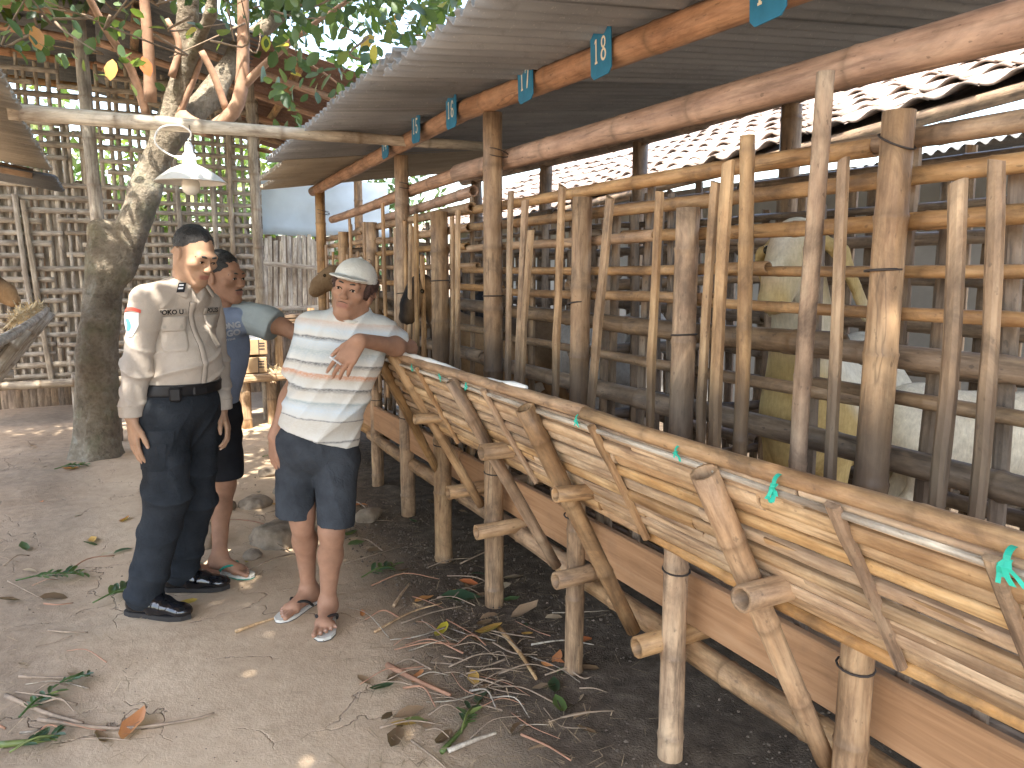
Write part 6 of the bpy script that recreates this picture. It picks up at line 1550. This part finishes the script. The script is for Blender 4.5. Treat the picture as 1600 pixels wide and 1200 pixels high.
# ================================================================ rocks, clods and litter on the ground
def rock(c, r, seed, label, name='stone'):
    F = Field(np.array(c)-np.array(r)*1.5, np.array(c)+np.array(r)*1.5, max(r)/16); rr = random.Random(seed)
    F.ell(c, r, Matrix.Rotation(rr.uniform(0, 3), 3, 'Z'), 0)
    for _ in range(9):
        n = nrm((rr.uniform(-1, 1), rr.uniform(-1, 1), rr.uniform(-.2, 1))); d = sum(abs(n[i])*r[i] for i in range(3))*rr.uniform(.45, .68); F.plane_cut(Vector(c)+n*d, n, .003)
    m = max(r); F.warp(lambda x, y, z: .05*m*np_noise(x, y, z, 8/m*.5, seed)+.035*m*np_noise(x, y, z, 26/m*.5, seed+1)+.02*m*np_noise(x, y, z, 60/m*.5, seed+2))
    return tag(obj(name, F.mesh(name, M_ROCK, 0)), label, 'stone', 'stones beside the path')
for (px, py, r, lab) in ((440, 845, (.22, .16, .085), 'broad flat stone step behind the legs of the man in the cap'), (322, 850, (.12, .1, .09), 'rounded dark boulder behind the sandals of the man in blue'), (335, 800, (.14, .1, .07), 'grey stone between the two standing men'),
                         (400, 790, (.13, .1, .05), 'low cracked stone just above the flat step'), (455, 770, (.16, .08, .05), 'long low stone near the trough struts'), (575, 810, (.2, .07, .05), 'dark half-buried stone under the trough'), (395, 870, (.06, .05, .03), 'small stone in front of the flat step'), (420, 740, (.1, .07, .035), 'small flat slab farther up the path')):
    p = on_z(px, py); rock((p.x, p.y, r[2]*.35), r, int(px), lab)
gl = np.random.default_rng(77)
def clods():
    bm = bmesh.new(); bmesh.ops.create_icosphere(bm, subdivisions=1, radius=1); bv = np.array([v.co[:] for v in bm.verts]); bf = [tuple(v.index for v in f.verts) for f in bm.faces]; bm.free()
    V = []; Fc = []; b = 0
    for i in range(4200):
        if i < 3700: x = 1.05+abs(gl.normal())*.55; y = gl.uniform(.9, 6.5)
        else: x = gl.uniform(-1.2, 1.2); y = gl.uniform(1.6, 7.5)
        s = gl.uniform(.002, .0075)*(1.6 if gl.random() < .05 else 1)*(.5 if i >= 3700 else 1); q = bv*(s*np.array([1, gl.uniform(.6, 1), gl.uniform(.5, .9)]))*gl.uniform(.8, 1.2, (len(bv), 1))+np.array([x, y, s*.3])
        V += q.tolist(); Fc += [tuple(b+j for j in f) for f in bf]; b += len(bv)
    M_CLOD = m_simple('soil_crumb', (.14, .11, .085), .95, .6, 40, .1)
    tag(obj('soil_crumbs', mesh_of('soil_crumbs', V, Fc, M_CLOD)), 'loose dark soil crumbs and droppings scattered under the trough', 'soil', kind='stuff')
clods()
def gleaf(seed, curl, mat):
    rr = random.Random(seed); v = []
    for (x, y, z) in leafv: v.append((x-.5, y*rr.uniform(.55, .8), z+curl*(x-.5)**2+curl*.9*y*y*2+rr.uniform(-.02, .02)))
    return mesh_of('leaf', v, leaff, mat, True)
GM = {}
for nm, mt in (('d', M_LEAFD), ('g', M_LEAF), ('o', M_LEAFO), ('y', M_LEAFY), ('b', M_LEAFB)):
    GM[nm] = [gleaf(i, c, mt) for i, c in ((1, .3), (2, .55), (3, -.25))]
    for m_ in GM[nm]: set_attr(m_, 'rnd', [0.0]*len(leafv))
def lay_leaf(px, py, kind, s, label, group=None, zz=.004, tilt=.35):
    p = on_z(px, py); m_ = R.choice(GM[kind]); M = Matrix.Translation((p.x, p.y, zz+s*.05)) @ Matrix.Rotation(R.uniform(0, 6.28), 4, 'Z') @ Matrix.Rotation(R.uniform(-tilt, tilt), 4, 'X') @ Matrix.Rotation(R.uniform(-tilt, tilt)*.5, 4, 'Y') @ Matrix.Scale(s, 4)
    o = obj('fallen_leaf', m_, None, M); return tag(o, label, 'leaf', group)
for px, py, kd, s, lab in ((195, 815, 'o', .11, 'large pale orange dry leaf on the path left of the officer'), (145, 846, 'o', .11, 'red-brown dry leaf on the bare path, left of the orange one'), (65, 784, 'o', .07, 'small orange leaf near the foot of the tree'), (110, 735, 'o', .13, 'orange leaf at the root of the tree'),
                           (292, 946, 'y', .10, 'yellow-green leaf touching the toe of the black shoe'), (210, 1137, 'o', .17, 'long pinkish dried leaf at the bottom left'), (720, 938, 'g', .19, 'big grey-green leaf standing beside a trough post'), (548, 838, 'g', .16, 'dark green leaf by the heel of the man in the cap'), (560, 850, 'g', .13, 'glossy green leaf in the tuft under the trough'),
                           (765, 990, 'o', .16, 'broad brown leaf among the twigs'), (820, 960, 'd', .16, 'curled pale brown leaf between two trough posts'), (690, 990, 'y', .12, 'yellowing leaf on top of the twig heap'), (1375-500, 1108, 'b', .12, 'pale green leaf near the front post'), (650, 1130, 'b', .09, 'small bright green leaf in front of the twig heap'), (385, 880, 'y', .05, 'tiny yellow leaf before the sandal'), (560, 790, 'o', .13, 'reddish dry leaf on the dark soil'), (545, 765, 'o', .12, 'narrow orange dry leaf by the rear posts')):
    lay_leaf(px, py, kd, s, lab)
for i in range(80):
    if i < 56: px, py = R.uniform(560, 930), R.uniform(780, 1190)
    elif i < 70: px, py = R.uniform(0, 200), R.uniform(690, 1190)
    else: px, py = R.uniform(370, 560), R.uniform(690, 860)
    lay_leaf(px, py, R.choice('ddddog'), R.uniform(.06, .13), 'dry curled brown leaf among the litter on the ground', 'litter leaves')
def stick(pts, r, mat, label, name='twig', cat='twig', group=None, zz=None):
    q = [on_z(x, y)+Vector((0, 0, (r+.002) if zz is None else zz[i])) for i, (x, y) in enumerate(pts)]; q = smoothpath(q, 4) if len(q) > 2 else q; n = len(q)
    return tag(obj(name, tube_mesh(q, [r*(1-.45*i/(n-1)) for i in range(n)], 7, mat)), label, cat, group)
stick([(368, 990), (410, 975), (455, 962)], .008, M_BAMY, 'pale bamboo splinter lying across the path', 'bamboo_splinter', 'splinter')
stick([(605, 1044), (650, 1068), (704, 1092)], .012, M_TWIGR, 'thick red-brown stick on the twig heap')
stick([(780, 986), (812, 1025), (838, 1066)], .011, M_BAMY, 'yellow bamboo stick pointing at the front post', 'bamboo_splinter', 'splinter')
stick([(690, 1180), (725, 1140), (750, 1100)], .009, M_LEAFB, 'green leaf stalk in the twig heap'); stick([(700, 1178), (745, 1160), (775, 1150)], .009, M_BAMW, 'whitish split stalk at the bottom of the twig heap')
stick([(585, 990), (640, 960), (690, 945)], .006, M_BAMY, 'thin pale stalk behind the twig heap'); stick([(615, 950), (628, 930), (640, 915)], .008, M_BAMY, 'dry folded leaf stalk on the dark soil')
stick([(10, 1092), (70, 1118), (130, 1135)], .010, M_TWIG, 'thick grey branch at the bottom left'); stick([(60, 1128), (180, 1142), (290, 1130), (335, 1118)], .007, M_TWIG, 'long thin twig with leaves at the bottom left')
stick([(30, 1060), (95, 1062), (145, 1060)], .006, M_TWIG, 'straight thin twig on the left of the path'); stick([(0, 1170), (50, 1165), (80, 1160)], .012, M_LEAFB, 'pale green stalk at the bottom left corner')
for i in range(100):
    if i < 72: x, y = R.gauss(735, 75), R.gauss(1060, 70)
    elif i < 90: x, y = R.uniform(0, 190), R.uniform(880, 1190)
    else: x, y = R.uniform(440, 600), R.uniform(800, 930)
    a = R.uniform(-.6, .9)+(math.pi if R.random() < .5 else 0); L = R.uniform(35, 110); b = R.uniform(-14, 14)
    stick([(x, y), (x+L*.5*math.cos(a)-b*math.sin(a), y+L*.35*math.sin(a)+b*.6), (x+L*math.cos(a), y+L*.6*math.sin(a))], R.uniform(.0018, .0048), R.choice((M_TWIG, M_TWIG, M_TWIG, M_TWIGR, M_BAMG)), 'thin dry twig lying among the litter on the ground', group='litter twigs', zz=[R.uniform(.004, .02), R.uniform(.006, .045), R.uniform(.004, .02)])
SPL = []
for m_ in (LM, LM, LMB):
    c_ = m_.copy(); [setattr(v, 'co', (v.co.x, v.co.y*.55, v.co.z*1.5+.12*v.co.x*v.co.x)) for v in c_.vertices]; SPL.append(c_)
def sprig(px, py, ang, L, label, n=11, s=.09):
    p = on_z(px, py); n = int(n*1.5); root = empty('leafy_sprig', p, label, 'sprig', 'green sprigs on the path'); d = Vector((math.cos(ang), math.sin(ang), 0)); e = Vector((-d.y, d.x, 0))
    obj('stem', tube_mesh(smoothpath([p+Vector((0, 0, .01)), p+d*L*.5+Vector((0, 0, .03)), p+d*L+Vector((0, 0, .012))], 4), .004, 6, M_LEAFB), root)
    for i in range(n):
        t = .25+.75*i/n; q = p+d*L*t+Vector((0, 0, .02)); dd = nrm(d*R.uniform(.2, 1)+e*(1 if i % 2 else -1)*R.uniform(.5, 1)+Vector((0, 0, R.uniform(-.15, .25)))); one_leaf(q, dd, s*R.uniform(.55, 1.0), R.choice(SPL), 'leaf', root, (R.uniform(-.4, .4), R.uniform(-.4, .4), 1))
sprig(25, 910, -.2, .3, 'green leafy sprig at the left edge of the path', 14, .085); sprig(145, 945, .5, .28, 'fern-like green sprig beside the heel of the black shoe', 15, .1); sprig(80, 1080, .3, .13, 'greyish green sprig lower left on the path', 8, .05); sprig(30, 1125, .9, .15, 'dark green sprig among the lower left twigs', 9, .06); sprig(15, 1180, .2, .14, 'leafy green sprig in the bottom left corner', 8, .07)
sprig(565, 905, .3, .2, 'small green sprig between sandal and trough posts', 8, .08); sprig(440, 690, .6, .3, 'green cuttings on the path behind the men', 12, .09); sprig(410, 715, -.3, .25, 'trampled green leaves beside the bench', 10, .08); sprig(720, 1150, .9, .15, 'green sprig at the front of the twig heap', 8, .06); sprig(500, 790, .2, .2, 'green leaves behind the knees of the man in the cap', 7, .09); sprig(85, 735, .1, .22, 'pale green leaves at the foot of the tree', 9, .08)

def chaff():
    g = np.random.default_rng(9); V = []; Fc = []
    for i in range(1500):
        if i < 900: p = on_z(g.normal(735, 110), min(1195, max(760, g.normal(1030, 110))))
        elif i < 1250: p = on_z(g.uniform(-20, 230), g.uniform(690, 1190))
        else: p = on_z(g.uniform(360, 620), g.uniform(680, 900))
        a = g.uniform(0, 6.28); L = g.uniform(.008, .045); d = Vector((math.cos(a), math.sin(a), g.normal()*.12))*L; w = Vector((-math.sin(a), math.cos(a), 0))*g.uniform(.0008, .0025); c = p+Vector((0, 0, .006+abs(g.normal())*.006)); b = len(V)
        V += [c-d-w, c-d+w, c+d+w*.5, c+d-w*.5]; Fc.append((b, b+1, b+2, b+3))
    tag(obj('chaff', mesh_of('chaff', V, Fc, m_simple('chaff', (.36, .27, .17), .9, .45, 30))), 'fine dry chaff and leaf scraps strewn over the ground', 'chaff', kind='stuff')
chaff()
